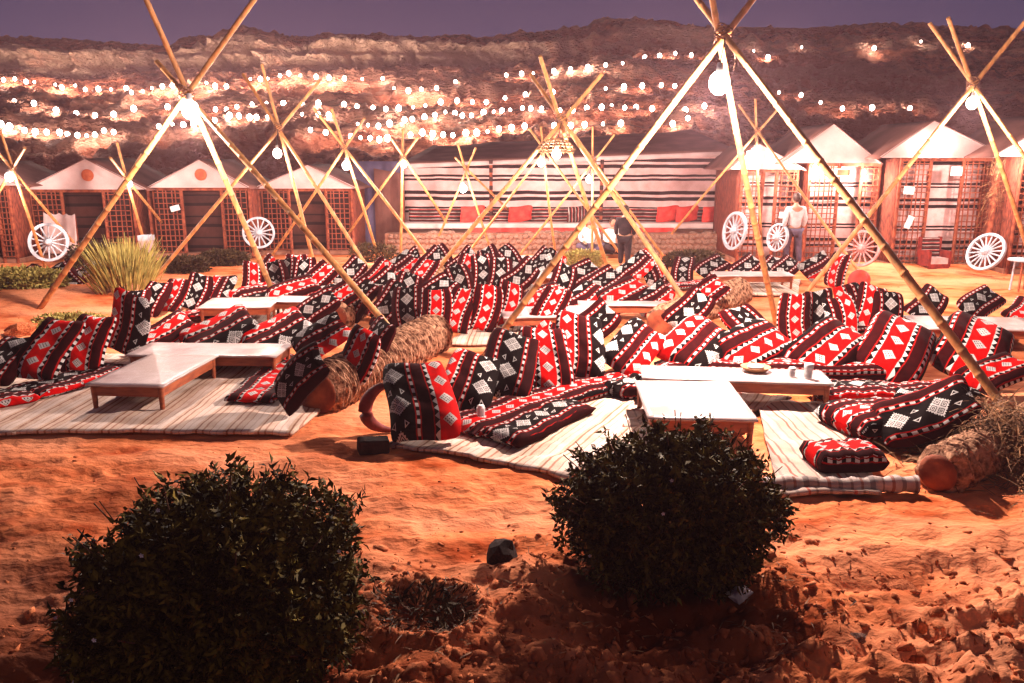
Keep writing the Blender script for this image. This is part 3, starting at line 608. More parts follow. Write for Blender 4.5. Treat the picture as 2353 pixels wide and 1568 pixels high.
# ------------------------------------------------------------------ long floor mattresses
def mattress(p1, p2, w, phase, label, h=.11, bend=.05, z=.045):
    a = ponz(*p1, z); b = ponz(*p2, z); L = (b - a).length; c = (a + b) / 2
    nu, nl = 14, 20; V = []; UV = []; F = []; r = random.uniform(0, 6)
    per = 2 * nu
    for j in range(nl + 1):
        v = j / nl * 2 - 1; ev = max(0, 1 - abs(v) ** 10) ** .4
        for i in range(per):
            t = 2 * PI * i / per; cx, cz = math.cos(t), math.sin(t)
            x = w / 2 * math.copysign(abs(cx) ** .45, cx) * (1 - .04 * abs(v) ** 6); zz = h / 2 * math.copysign(abs(cz) ** .6, cz) * (.15 + .85 * ev)
            wr = .010 * math.sin(v * 9 + r) + .006 * math.sin(v * 23 + r * 2 + cx * 3)
            V.append((x + bend * math.sin(v * 2 + r), v * L / 2, zz + h / 2 + (wr if cz > 0 else 0)))
            UV.append((x + (zz if abs(cx) > .9 else 0), v * L / 2))
    for j in range(nl):
        for i in range(per):
            k = (i + 1) % per; F.append((j * per + i, j * per + k, (j + 1) * per + k, (j + 1) * per + i))
    V.append((0, -L / 2, h / 2)); UV.append((0, -L / 2)); V.append((0, L / 2, h / 2)); UV.append((0, L / 2)); n = len(V)
    F4 = F + [(n - 2, (i + 1) % per, i, n - 2) for i in range(0)]
    me = bpy.data.meshes.new('floor_mattress'); caps = [(n - 2, (i + 1) % per, i) for i in range(per)] + [(n - 1, nl * per + i, nl * per + (i + 1) % per) for i in range(per)]
    me.from_pydata(V, [], F + caps); uvl = me.uv_layers.new(name='UVMap')
    for lp in me.loops: uvl.data[lp.index].uv = UV[lp.vertex_index]
    me.polygons.foreach_set('use_smooth', [True] * len(me.polygons)); me.materials.append(M['fabric'])
    o = obj('floor_mattress', me, loc=(c.x, c.y, z)); o.rotation_euler = (0, 0, math.atan2(b.y - a.y, b.x - a.x) - PI / 2)
    o['phase'] = phase; o['shift'] = random.random() * .2; o['tone'] = random.uniform(.7, .95)
    tag(o, label, 'floor mattress', 'woven floor mattresses around the tables')
mm = 'woven floor mattress '
mattress((-150, 1175), (80, 1125), .62, .10, mm + 'running off the left edge of the picture')
mattress((60, 1130), (330, 1045), .60, .08, mm + 'below the left pair of red cushions')
mattress((1860, 1068), (2520, 1072), .5, .33, mm + 'hidden strip behind the near right table', h=.22)
mattress((400, 1020), (820, 1030), .5, .3, mm + 'behind the near left table')
mattress((690, 1150), (850, 1035), .55, .35, mm + 'dark at the log end beside the near left table')
mattress((1400, 1262), (1650, 1165), .45, .06, mm + 'front one at the near centre seat', h=.14)
mattress((1285, 1232), (1740, 1092), .60, .33, mm + 'long one behind the front centre mattress', h=.14)
mattress((1735, 1130), (1830, 1100), .36, .07, mm + 'short rolled one ending beside the near right table', h=.17)
mattress((1700, 1092), (1880, 1078), .4, .33, mm + 'red one left of the near right table')
mattress((2300, 1128), (2540, 1122), .55, .09, mm + 'under the right end of the near right table', h=.14)
mattress((2500, 1125), (2760, 1125), .5, .52, mm + 'below the big red cushions at right', h=.14)
mattress((2375, 1232), (2640, 1200), .72, .33, mm + 'wide crumpled one left of the straw log', h=.24)
mattress((2290, 1325), (2480, 1318), .42, .36, mm + 'thick squared one with red end on the striped rug', h=.2, bend=0)
mattress((1240, 925), (1420, 898), .5, .06, mm + 'in front of the red row at the middle table')
mattress((2330, 955), (2560, 915), .45, .35, mm + 'below the dark row at right')
mattress((520, 905), (700, 880), .45, .35, mm + 'left of the second left table')
mattress((1290, 818), (1500, 800), .4, .3, mm + 'in front of the far centre row')
mattress((1520, 860), (1700, 862), .4, .1, mm + 'behind the middle table')
mattress((900, 905), (1000, 860), .4, .1, mm + 'beside the second left palm log')
mattress((1890, 820), (2030, 800), .4, .3, mm + 'beside the far right palm log')
# ------------------------------------------------------------------ rugs
def rug(c0, c1, c2, label, mat='rug', th=.035, curl=0):
    a, b, c = (ponz(*q) for q in (c0, c1, c2)); ex = b - a; ey = c - a        # a-b: across the stripes, a-c: along
    Lx, Ly = ex.length, ey.length; nx, ny = max(int(Lx / .06), 8), max(int(Ly / .06), 8)
    u, v = np.meshgrid(np.linspace(0, 1, nx + 1), np.linspace(0, 1, ny + 1), indexing='ij')
    X_ = a.x + ex.x * u + ey.x * v; Y_ = a.y + ex.y * u + ey.y * v
    edge = .035 * vnoise(u * 9 + v * 3, v * 11, 5) * ((u < .01) | (u > .99) | (v < .01) | (v > .99))
    X_ = X_ + edge; Y_ = Y_ + edge
    Z_ = gh(X_, Y_) * .5 + th + .010 * fbm(X_ * 2, Y_ * 2.5, 3, 8) + .004 * np.sin((u * Lx) * 2 * PI / .075)
    ed = np.minimum(np.minimum(u * Lx, (1 - u) * Lx), np.minimum(v * Ly, (1 - v) * Ly)); Z_ = Z_ - .004 * np.exp(-ed / .05) + curl * np.exp(-ed / .08) * vnoise(u * 7, v * 7, 2)
    V = np.stack([X_ - a.x, Y_ - a.y, Z_], -1).reshape(-1, 3); ang = math.atan2(ex.y, ex.x)
    m = mesh_np('rug', V, grid_faces(nx + 1, ny + 1), M[mat], True)
    # stripes run along the object's own x: rotate coordinates so that object y crosses the stripes
    R_ = Matrix.Rotation(-(ang - PI / 2), 4, 'Z'); m.transform(R_)
    o = obj('rug', m, loc=(a.x, a.y, 0), rot=(0, 0, ang - PI / 2))
    sm = o.modifiers.new('thick', 'SOLIDIFY'); sm.thickness = .03; sm.offset = -1
    tag(o, label, 'rug', 'striped woven rugs on the sand')
rg = 'pale striped woven rug '
rug((10, 1236), (840, 1236), (440, 1030), rg + 'under the near left table')
rug((-420, 1236), (60, 1236), (130, 1010), rg + 'at the left edge of the picture')
rug((1098, 1268), (1610, 1368), (1790, 1080), rg + 'under the near centre mattresses')
rug((2210, 1415), (2500, 1415), (2140, 1150), rg + 'with a red line between the bush and the log', 'rugred', curl=.012)
rug((1700, 1225), (2110, 1225), (1820, 1085), rg + 'under the near right table', 'rugred')
rug((1255, 982), (1560, 985), (1440, 880), rg + 'under the middle table')
rug((560, 945), (900, 935), (650, 850), rg + 'under the second left table')
rug((1950, 840), (2260, 842), (1990, 795), rg + 'under the far right table')
rug((1480, 838), (1600, 838), (1440, 790), rg + 'under the far centre table')
rug((2480, 985), (2860, 990), (2560, 925), rg + 'under the right edge table')
# rolled rug end
t = thing('rolled_rug', 'rolled up end of a grey striped rug on the sand at right', 'rug', ponz(2375, 1395, 0)); mb = MB()
pts = []; rad = []
for k in range(25):
    s_ = k / 24; pts.append((-.62 + 1.24 * s_, .02 * math.sin(s_ * 9), .066)); rad.append((.066 + .011 * math.sin(k * 1.9)) * (.75 + .25 * math.sin(PI * min(s_ * 4, 1) / 2)))
mb.tube(pts, rad, 12); ro = mb.build('roll', stripe_mat('rolled_rug_stripes', [(0, (.40, .31, .27)), (.06, (.22, .15, .13)), (.08, (.44, .35, .31)), (.14, (.28, .13, .10)), (.165, (.42, .34, .30)), (.22, (.20, .16, .15))], .26, 0), t)
# ------------------------------------------------------------------ tables
def table(label, px1, px2, depth, h=.33, legs=True, skew=0.0, items=None):
    a = onz(*px1, h); b = onz(*px2, h); w = (b - a).length; ang = math.atan2(b.y - a.y, b.x - a.x)
    c = (a + b) / 2; t = thing('low_table', label, 'low table', (c.x, c.y, 0), ang, 'low white topped tables')
    tb = MB(); n = 14; v = []; f = []
    for i in range(n + 1):
        for j in range(n + 1):
            x = (i / n - .5) * (w + .03); y = j / n * (depth + .03) - .015
            z = h - .004 + .003 * math.sin(x * 11 + y * 5) * math.sin(y * 9 + 1)
            v.append((x + skew * y, y, z))
    for i in range(n):
        for j in range(n): q = i * (n + 1) + j; f.append((q, q + n + 1, q + n + 2, q + 1))
    tb.add(v, f, True); o = tb.build('tabletop', M['white'], t); sm = o.modifiers.new('t', 'SOLIDIFY'); sm.thickness = .022; sm.offset = -1
    ap = .11
    def bx(name, c_, d, mat='wood'): q = MB(); q.box((c_[0] + skew * c_[1], c_[1], c_[2]), d); return q.build(name, M[mat], t)
    zc = h - .03 - ap / 2
    bx('apron', (0, .04, zc), (w - .12, .025, ap)); bx('apron', (0, depth - .04, zc), (w - .12, .025, ap))
    for s_ in (-1, 1):
        q = MB(); x = s_ * (w / 2 - .04); q.bar((x + skew * .06, .06, zc), (x + skew * (depth - .06), depth - .06, zc), ap, .025); q.build('apron', M['wood'], t) if False else None
        r_ = MB(); r_.add([(x - .012 + skew * .065, .065, zc - ap / 2), (x + .012 + skew * .065, .065, zc - ap / 2), (x + .012 + skew * (depth - .065), depth - .065, zc - ap / 2), (x - .012 + skew * (depth - .065), depth - .065, zc - ap / 2),
                           (x - .012 + skew * .065, .065, zc + ap / 2), (x + .012 + skew * .065, .065, zc + ap / 2), (x + .012 + skew * (depth - .065), depth - .065, zc + ap / 2), (x - .012 + skew * (depth - .065), depth - .065, zc + ap / 2)],
                          [(0, 3, 2, 1), (4, 5, 6, 7), (0, 1, 5, 4), (2, 3, 7, 6), (1, 2, 6, 5), (3, 0, 4, 7)]); r_.build('apron', M['wood'], t)
        for y in (.04, depth - .04):
            q = MB(); X0 = x + skew * y; q.tube([(X0, y, .0), (X0, y, .12), (X0, y, h - .03)], [.020, .026, .034], 8); q.build('leg', M['wood'], t)
    return t, c, ang
table('long low white table across the back of the near left pair', (292, 813), (632, 816), .62)
table('low white table pointing at the camera in the near left pair', (200, 880), (372, 884), 1.28, .335)
table('long low white table at right with tray and shakers', (1478, 866), (1912, 880), .52, .34)
table('low white table pointing at the camera in front of the long right one', (1492, 958), (1738, 962), 1.22, .345)
table('low white table of the second left group, wide front', (455, 706), (620, 703), .9)
table('low white table behind the second left one', (620, 690), (742, 692), .5)
table('low white table of the middle group', (1160, 728), (1400, 722), .8)
table('low white table extending right from the middle one', (1330, 698), (1540, 700), .35)
table('small low white table in the far centre', (1200, 636), (1290, 636), .8)
table('small low white table left of the centre', (925, 640), (1012, 638), .6)
table('low white table in the far right group', (1650, 632), (1825, 632), .6)
table('low grey white table at the right edge', (2130, 752), (2420, 758), .9)
table('plank topped bench in the far row under the stone wall', (1085, 590), (1250, 590), .35, .3)
# ------------------------------------------------------------------ palm logs used as back rests
def scale_mesh(r, seed):
    rs = random.Random(seed); n = 13; V = []; F = []; half = math.radians(rs.uniform(45, 85)); ln = rs.uniform(.05, .07)
    for j, (x, k) in enumerate(((0, -.03), (ln * .5, .012), (ln * .95, .058), (ln * 1.08, .060), (ln * 1.06, .046), (ln * .45, -.03))):
        for i in range(n):
            t = (i / (n - 1) * 2 - 1); a = t * half; rr_ = r + k * (1 - .45 * t ** 4) + .007 * math.sin(i * 1.3 + seed)
            V.append((x - .035 * t * t + .010 * math.sin(i * 1.1 + seed * 2), rr_ * math.sin(a), rr_ * math.cos(a)))
    for j in range(5):
        for i in range(n - 1): q = j * n + i; F.append((q, q + 1, q + n + 1, q + n))
    m = bpy.data.meshes.new('bark_scale'); m.from_pydata(V, [], F); m.materials.append(M['barkedge']); m.update(); return m
def palm_log(p1, p2, r, label, endmat='cutwood', spacing=.056):
    a = ponz(*p1, 0); b = ponz(*p2, 0); L = (b - a).length; d = (b - a) / L
    t = thing('palm_log', label, 'palm log', (a.x, a.y, r * .9), math.atan2(d.y, d.x), 'palm logs used as back rests')
    mb = MB(); n = 14
    mb.tube([(L * k / 16, 0, .01 * math.sin(k)) for k in range(17)], [r * (.91 + .05 * math.sin(k * 1.7)) for k in range(17)], n, False); mb.build('trunk', M['bark'], t)
    for x, s_ in ((-.004, -1), (L + .004, 1)):
        e_ = MB(); e_.tube([(x, 0, 0), (x + s_ * .02, 0, 0), (x + s_ * .026, 0, 0)], [r * .98, r * .92, r * .6], 16); e_.build('cut_end', M[endmat], t)
    ms = [scale_mesh(r, k) for k in range(6)]; cnt = 0; k = 0; x = .02
    while x < L - .1 and cnt < 292:
        off = random.uniform(0, 6.28)
        for q in range(3):
            o = obj('bark_scale', random.choice(ms), t, loc=(x + random.uniform(-.025, .025), 0, 0), rot=(off + q * 2 * PI / 3 + random.uniform(-.12, .12), 0, 0)); cnt += 1
        x += spacing
    return t
palm_log((900, 1168), (1235, 985), .235, 'long ridged palm log behind the near left table')
palm_log((950, 930), (1090, 842), .20, 'ridged palm log beside the second left table')
palm_log((1868, 952), (2092, 856), .215, 'ridged palm log to the right of the middle table')
palm_log((1762, 795), (1850, 752), .15, 'short palm log with a pale cut end in the far middle', 'woodlight', .10)
palm_log((2650, 1385), (2960, 1230), .155, 'palm log with orange cut end under the straw at right')
palm_log((1238, 838), (1240, 770), .15, 'stubby palm log standing out left of the centre', 'cutwood', .10)
# dark curved seat back and dark block beside the near centre cushions
t = thing('wooden_hoop', 'dark red curved wooden piece behind the near centre cushion', 'wood piece', ponz(1075, 1225, 0)); mb = MB()
mb.tube([(.12 - .24 * math.sin(PI * k / 18), .05 * math.cos(PI * k / 9), .24 - .23 * math.cos(PI * k / 18)) for k in range(19)], [.012 + .055 * math.sin(PI * (k + 1) / 20) for k in range(19)], 12); mb.build('hoop', M['maroon'], t)
t = thing('dark_block', 'black stone block on the sand beside the near centre rug', 'stone block', ponz(1058, 1278, 0)); mb = MB()
mb.box((0, 0, .06), (.28, .16, .13), Euler((.05, .06, .3)).to_matrix()); bo = mb.build('block', M['darkstone'], t); bv = bo.modifiers.new('b', 'BEVEL'); bv.width = .02; bv.segments = 2
# ------------------------------------------------------------------ straw heap over the right log
def blades(n, fn, w=.008, seg=3):
    V = np.zeros((n, (seg + 1) * 2, 3), np.float32); F = []
    for i in range(n):
        p, d, L, dr, wd = fn(i); side = d.cross(Vector((random.random() - .5, random.random() - .5, 1))).normalized() * wd
        for k in range(seg + 1):
            s_ = k / seg; q = p + d * (L * s_) + Vector((0, 0, -dr * s_ * s_)); ww = side * (1 - s_ * .85) * (.6 if k == 0 else 1)
            V[i, 2 * k] = q - ww; V[i, 2 * k + 1] = q + ww
    b_ = np.arange(seg)[None, :, None] * 2 + np.array([0, 1, 3, 2])[None, None, :] + (np.arange(n) * (seg + 1) * 2)[:, None, None]
    return V.reshape(-1, 3), b_.reshape(-1, 4)
SP = ponz(2830, 1310)
def f_straw(i):
    x = random.gauss(.0, .33); y = random.gauss(.10, .34); z = max(.0, .52 - 1.5 * (x * x + y * y)) * random.random() ** .6 + .02
    a = random.uniform(0, 2 * PI); el = random.uniform(-.3, .8); d = Vector((math.cos(a) * math.cos(el), math.sin(a) * math.cos(el), math.sin(el)))
    L = random.uniform(.12, .42); return Vector((x, y, z)), d, L, random.uniform(.03, .2), random.uniform(.003, .009)
t = thing('straw_heap', 'heap of dry palm straw over the log at right', 'straw heap', (SP.x, SP.y, 0))
V, F = blades(3600, f_straw); o = obj('straw', mesh_np('straw', V, F, M['straw']), t); o['kind'] = 'stuff'
# ------------------------------------------------------------------ leafy bushes
def leafcloud(n, centre, rad, leaf, droop, shell=.78, flat=0, up=0, seed=1):
    rs = np.random.RandomState(seed)
    d = rs.normal(size=(n, 3)); d /= np.linalg.norm(d, axis=1)[:, None]
    th = np.arctan2(d[:, 1], d[:, 0]); lump = 1 + .07 * np.sin(th * 5 + d[:, 2] * 4 + seed) + .05 * np.sin(th * 9 - d[:, 2] * 7) + .04 * rs.normal(size=n)
    rr_ = (shell + (1 - shell) * rs.rand(n) ** .5) * lump
    p = d * rr_[:, None]; p = np.sign(p) * np.abs(p) ** .88
    P = p * np.array(rad)[None] + np.array(centre)[None]
    cl = vnoise(P[:, 0] * 7 + P[:, 2] * 5, P[:, 1] * 7 - P[:, 2] * 6, seed + 3)
    keep = (P[:, 2] > 0.0) & (cl > -.55); P = P[keep]; d = d[keep]; n = len(P)
    ax = d * .7 + rs.normal(size=(n, 3)) * .6 + np.array([0, 0, up - droop])[None]; ax /= np.linalg.norm(ax, axis=1)[:, None]
    sd_ = np.cross(ax, rs.normal(size=(n, 3))); sd_ /= np.linalg.norm(sd_, axis=1)[:, None]
    nm = np.cross(ax, sd_); L = leaf[0] * rs.uniform(.6, 1.35, n)[:, None]; W = leaf[1] * rs.uniform(.7, 1.3, n)[:, None]
    v0 = P; v1 = P + ax * L * .45 + sd_ * W + nm * L * .08; v2 = P + ax * L - nm * L * .12; v3 = P + ax * L * .45 - sd_ * W + nm * L * .08
    V = np.stack([v0, v1, v2, v3], 1).reshape(-1, 3); F = np.arange(n * 4).reshape(-1, 4); return V, F
def tipcloud(ntip, per, zc, rad, leaf, seed):
    rs = np.random.RandomState(seed)
    d = rs.normal(size=(ntip, 3)); d /= np.linalg.norm(d, axis=1)[:, None]
    th = np.arctan2(d[:, 1], d[:, 0]); lump = 1 + .055 * np.sin(th * 4 + d[:, 2] * 5 + seed) + .05 * np.sin(th * 9 - d[:, 2] * 8) + .035 * rs.normal(size=ntip)
    dep = 1 - .38 * rs.rand(ntip) ** 1.6
    p = d * (lump * dep)[:, None]; sh = np.array([.16, 0, 0])[None] * p[:, 2:3] * (rad[0] > .75); p = p + sh
    T = p * np.array(rad)[None] + np.array([0, 0, zc])[None]
    k = T[:, 2] > -.02; T = T[k]; d = d[k]; ntip = len(T)
    i = np.repeat(np.arange(ntip), per); n = len(i); s_ = rs.rand(n) * .13
    tw = d * .8 + np.array([0, 0, .35])[None] + rs.normal(size=d.shape) * .35; tw /= np.linalg.norm(tw, axis=1)[:, None]
    P = T[i] - tw[i] * s_[:, None] + rs.normal(size=(n, 3)) * .012
    ax = tw[i] * .55 + rs.normal(size=(n, 3)) * .75 + np.array([0, 0, -.25])[None]; ax /= np.linalg.norm(ax, axis=1)[:, None]
    sd_ = np.cross(ax, rs.normal(size=(n, 3))); sd_ /= np.linalg.norm(sd_, axis=1)[:, None]
    nm = np.cross(ax, sd_); L = leaf[0] * rs.uniform(.5, 1.35, n)[:, None]; W = leaf[1] * rs.uniform(.7, 1.3, n)[:, None]
    V = np.stack([P, P + ax * L * .45 + sd_ * W + nm * L * .10, P + ax * L - nm * L * .15, P + ax * L * .45 - sd_ * W + nm * L * .10], 1).reshape(-1, 3)
    V[:, 2] = np.maximum(V[:, 2], .005)
    return V, np.arange(n * 4).reshape(-1, 4)
def bush(label, c, rad, zc, n, leaf, mat, droop=.4, stems=14, seed=1, flowers=0, cat='bush', name='round_bush', inner=True, group=None, tall=0):
    t = thing(name, label, cat, (c.x, c.y, gz(c.x, c.y)), 0, group)
    if n > 9000: V1, F1 = tipcloud(n // 20, 20, zc, rad, leaf, seed)
    else: V1, F1 = leafcloud(n, (0, 0, zc), rad, leaf, droop, .80, seed=seed)
    V2, F2 = leafcloud(n // (8 if n > 9000 else 3), (0, 0, zc), [r * .70 for r in rad], (leaf[0] * 1.5, leaf[1] * 1.6), droop, .45, seed=seed + 5)
    o = obj('foliage', mesh_np('foliage', np.concatenate([V1, V2]), np.concatenate([F1, F2 + len(V1)]), M[mat]), t); o['kind'] = 'stuff'
    mb = MB(); rs = random.Random(seed)
    for k in range(stems):
        a = rs.uniform(0, 2 * PI); e_ = rs.uniform(.25, .85)
        p = [(.04 * math.cos(a), .04 * math.sin(a), -.03), (rad[0] * .35 * e_ * math.cos(a), rad[1] * .35 * e_ * math.sin(a), zc * .6), (rad[0] * .75 * e_ * math.cos(a), rad[1] * .75 * e_ * math.sin(a), zc + rad[2] * .6)]
        mb.tube(p, [.014, .009, .003], 5, False)
    for k in range(tall):
        a = rs.uniform(0, 2 * PI); el = rs.uniform(-.1, 1.3); q = Vector((rad[0] * math.cos(a) * math.cos(el), rad[1] * math.sin(a) * math.cos(el), rad[2] * math.sin(el))) * .95
        mb.tube([q + Vector((0, 0, zc)), q * 1.14 + Vector((rs.uniform(-.02, .02), 0, zc + .05))], [.004, .0035], 4, False)
    mb.build('stems', M['twig'], t)['kind'] = 'stuff'
    if flowers:
        fV = []
        q = MB()
        for k in range(flowers):
            a = rs.uniform(0, 2 * PI); el = rs.uniform(-.3, 1.2); p = Vector((rad[0] * math.cos(a) * math.cos(el), rad[1] * math.sin(a) * math.cos(el), zc + rad[2] * math.sin(el))) * 1.0
            for j in range(5):
                b_ = 2 * PI * j / 5; s_ = .009; q.add([p, p + Vector((s_ * math.cos(b_), -.006, s_ * math.sin(b_))), p + Vector((s_ * 1.4 * math.cos(b_ + .5), -.004, s_ * 1.4 * math.sin(b_ + .5))), p + Vector((s_ * math.cos(b_ + 1), -.006, s_ * math.sin(b_ + 1)))], [(0, 1, 2, 3)])
        o = q.build('flowers', M['flower'], t); o['kind'] = 'stuff'
    return t
bush('large round dark bush in the left foreground', onz(512, 1500), (.77, .70, .68), .42, 46000, (.055, .0105), 'leaf', .35, 22, 3, 16, tall=22)
bush('round bush with airy lower leaves in the right foreground', onz(1530, 1300), (.73, .60, .53), .49, 30000, (.055, .0105), 'leaf', .30, 26, 8, 7, tall=26)
def spiky(label, c, r, h, n, mat, wd=.02, group=None, name='desert_shrub'):
    t = thing(name, label, 'shrub', (c.x, c.y, gz(c.x, c.y)), 0, group)
    def fn(i):
        a = random.uniform(0, 2 * PI); q = random.random() ** .5; p = Vector((r * .55 * q * math.cos(a), r * .55 * q * math.sin(a), random.uniform(0, h * .55)))
        d = Vector((math.cos(a) * q * .6, math.sin(a) * q * .6, 1.0 + random.uniform(-.2, .1))).normalized(); return p, d, h * random.uniform(.3, .55), random.uniform(-.02, .05), wd * random.uniform(.5, 1.1)
    V, F = blades(n, fn); o = obj('foliage', mesh_np('foliage', V, F, M[mat]), t); o['kind'] = 'stuff'
    mb = MB()
    for k in range(12):
        a = k * .52; mb.tube([(0, 0, -.02), (r * .4 * math.cos(a), r * .4 * math.sin(a), h * .6)], [.014, .005], 5, False)
    mb.build('stems', M['twig'], t)
spiky('upright yellow green shrub behind the left cushions', onz(292, 690), .95, 1.05, 900, 'leafyellow', .020)
bush('low olive shrub on the sand at the left edge', onz(50, 685), (.85, .4, .20), .12, 3500, (.09, .02), 'leafyellow', 0, 8, 21, name='desert_shrub', cat='shrub')
bush('small low green tuft beside the left pole foot', onz(165, 752), (.55, .22, .12), .08, 2200, (.06, .012), 'leafyellow', 0, 5, 22, name='desert_shrub', cat='shrub')
bush('dark bush in front of the second and third hut', onz(420, 622), (.60, .35, .20), .16, 2500, (.08, .02), 'leafdark', 0, 8, 23, name='desert_shrub', cat='shrub')
bush('dark bush below the white wheel at the third hut', onz(515, 608), (.60, .35, .20), .16, 2500, (.08, .02), 'leafdark', 0, 8, 24, name='desert_shrub', cat='shrub')
bush('dark bush left of the upright yellow shrub', onz(228, 640), (.60, .4, .40), .36, 3500, (.08, .02), 'leafdark', 0, 8, 25, name='desert_shrub', cat='shrub')
bush('green bush at the foot of the stone wall by the big wheel', onz(1590, 612), (.70, .3, .20), .15, 2500, (.08, .02), 'leafdark', 0, 8, 26, name='desert_shrub', cat='shrub')
bush('small dry shrub in front of the stone wall centre', onz(1340, 612), (.5, .3, .22), .18, 1800, (.07, .012), 'leafyellow', 0, 8, 27, name='desert_shrub', cat='shrub')
bush('dark dry plant at the left end of the stone wall', onz(860, 600), (.6, .3, .26), .2, 1500, (.09, .012), 'leafdark', 0, 8, 28, name='desert_shrub', cat='shrub')
bush('low dry plants growing between the two foreground bushes', onz(960, 1400), (.30, .22, .08), .03, 700, (.07, .006), 'leafdark', 0, 6, 29, name='desert_shrub', cat='shrub')
# ------------------------------------------------------------------ stones and clods
def rockmesh(seed, name='stone', sub=2, mat='soil', rough=.28):
    import bmesh
    bm = bmesh.new(); bmesh.ops.create_icosphere(bm, subdivisions=sub, radius=1); rs = random.Random(seed); k = [rs.uniform(1.2, 3) for _ in range(3)]; p = [rs.uniform(0, 6) for _ in range(3)]
    for v in bm.verts:
        c = v.co.copy(); f = 1 + rough * (math.sin(c.x * k[0] * 2 + p[0]) * math.sin(c.y * k[1] * 2 + p[1]) + .6 * math.sin(c.z * 5 + p[2] + c.x * 3)) + rs.uniform(-rough, rough) * .35; v.co = c * f
    m = bpy.data.meshes.new(name); bm.to_mesh(m); bm.free(); m.materials.append(M[mat]); return m
o = obj('boulder', rockmesh(3, 'boulder', 2, 'darkstone', .12), loc=onz(1152, 1302) + Vector((0, 0, .05)), scale=(.105, .09, .115), rot=(.2, .1, .4)); tag(o, 'black pointed rock on the sand between the two big bushes', 'rock')
o = obj('boulder', rockmesh(5, 'boulder', 3, 'soil'), loc=onz(2078, 1332) + Vector((0, 0, .01)), scale=(.15, .11, .06), rot=(.1, .1, .2)); tag(o, 'flat brown rock lying on the sand at right', 'rock')
o = obj('boulder', rockmesh(6, 'boulder', 2, 'paper'), loc=onz(1702, 1345) + Vector((0, 0, .03)), scale=(.075, .06, .06)); tag(o, 'white crumbly stone at the foot of the right bush', 'rock')
o = obj('boulder', rockmesh(7, 'boulder', 2, 'stone'), loc=onz(1968, 1465) + Vector((0, 0, .01)), scale=(.05, .04, .02)); tag(o, 'small white stone in the lower right sand', 'rock')
o = obj('boulder', rockmesh(9, 'boulder', 2, 'soil'), loc=onz(45, 768) + Vector((0, 0, .05)), scale=(.22, .16, .13)); tag(o, 'round reddish stone left of the left tripod foot', 'rock')
for _o in [o for o in C.objects if o.name.startswith('boulder')]: _o.location.z += gz(_o.location.x, _o.location.y)
protos = []
for s_ in range(5):
    m = rockmesh(40 + s_, 'p', 1, 'soil', .3); protos.append((np.array([v.co for v in m.vertices]), np.array([p.vertices for p in m.polygons]))); bpy.data.meshes.remove(m)
def scatter(name, n, fn, mat):
    Vs = []; Fs = []; o_ = 0
    for i in range(n):
        x, y, s_ = fn(i); pv, pf = random.choice(protos); a = random.uniform(0, 6.28); ca, sa = math.cos(a), math.sin(a)
        sc = np.array([s_ * random.uniform(.8, 1.5), s_ * random.uniform(.6, 1.1), s_ * random.uniform(.35, .7)]); v = pv * sc
        Vs.append(np.stack([v[:, 0] * ca - v[:, 1] * sa + x, v[:, 0] * sa + v[:, 1] * ca + y, v[:, 2]], -1)); Fs.append(pf + o_); o_ += len(pv)
    V = np.concatenate(Vs); cx = [0]; V[:, 2] += gh(V[:, 0], V[:, 1]) - .002
    o = obj(name, mesh_np(name, V, np.concatenate(Fs), M[mat])); tag(o, kind='stuff'); return o
def f_clod(i):
    while 1:
        x = random.uniform(-1.0, 4.2); y = random.uniform(2.7, 5.4)
        if random.random() < (.9 if y < 3.9 + .25 * x * 0 and x < 1.4 else .35) * (1 - max(0, y - 4.0) * .7): return x, y, min(.004 + random.expovariate(1 / .012), .055)
tag(scatter('clods', 3400, f_clod, 'soil'), 'loose reddish clods and crumbs of soil in the foreground')
def f_peb(i):
    y = 3 + random.random() ** 1.6 * 15; x = random.uniform(-.75, .75) * y; return x, y, .004 + random.expovariate(1 / .006)
tag(scatter('pebbles', 1500, f_peb, 'soil'), 'small pebbles scattered over the sand')
def f_rim(i):
    bx, by, r = random.choice(PB); a = random.uniform(0, 6.28); q = r * random.gauss(1.1, .14); return bx + q * math.cos(a), by + q * math.sin(a), .004 + random.expovariate(1 / .008)
tag(scatter('crumbs', 1500, f_rim, 'soil'), 'crumbled soil round the watering hollows of the bushes')
def f_litter(i):
    bx, by, r = random.choice(PB); a = random.uniform(0, 6.28); q = r * random.gauss(.9, .35); x = bx + q * math.cos(a); y = by + q * math.sin(a); a = random.uniform(0, 6.28)
    return Vector((x, y, gz(x, y) + .008)), Vector((math.cos(a), math.sin(a), random.uniform(-.05, .25))), random.uniform(.03, .10), .01, random.uniform(.003, .008)
V, F = blades(700, f_litter); o = obj('leaf_litter', mesh_np('leaf_litter', V, F, M['straw'])); tag(o, 'dry fallen leaves and twigs under the two big bushes', kind='stuff')
# ------------------------------------------------------------------ big striped tent
TY = 23.2
def q4(name, pts, mat, parent, nx=20, nz=8, sag=0, bulge=0):
    a, b, c, d = (Vector(p) for p in pts); V = []; F = []            # a b bottom, c d top (c above b)
    for i in range(nx + 1):
        for j in range(nz + 1):
            u, v = i / nx, j / nz; p = (a * (1 - u) + b * u) * (1 - v) + (d * (1 - u) + c * u) * v
            p = p + Vector((0, bulge * math.sin(u * 37) * math.sin(PI * v) + bulge * .6 * math.sin(u * 13 + 1), -sag * abs(math.sin(u * PI * 4)) * v)); V.append(p)
    for i in range(nx):
        for j in range(nz): q = i * (nz + 1) + j; F.append((q, q + nz + 1, q + nz + 2, q + 1))
    m = bpy.data.meshes.new(name); m.from_pydata(V, [], F); m.materials.append(mat); m.polygons.foreach_set('use_smooth', [True] * len(F)); m.update()
    o = obj(name, m, parent); s_ = o.modifiers.new('t', 'SOLIDIFY'); s_.thickness = .015; return o
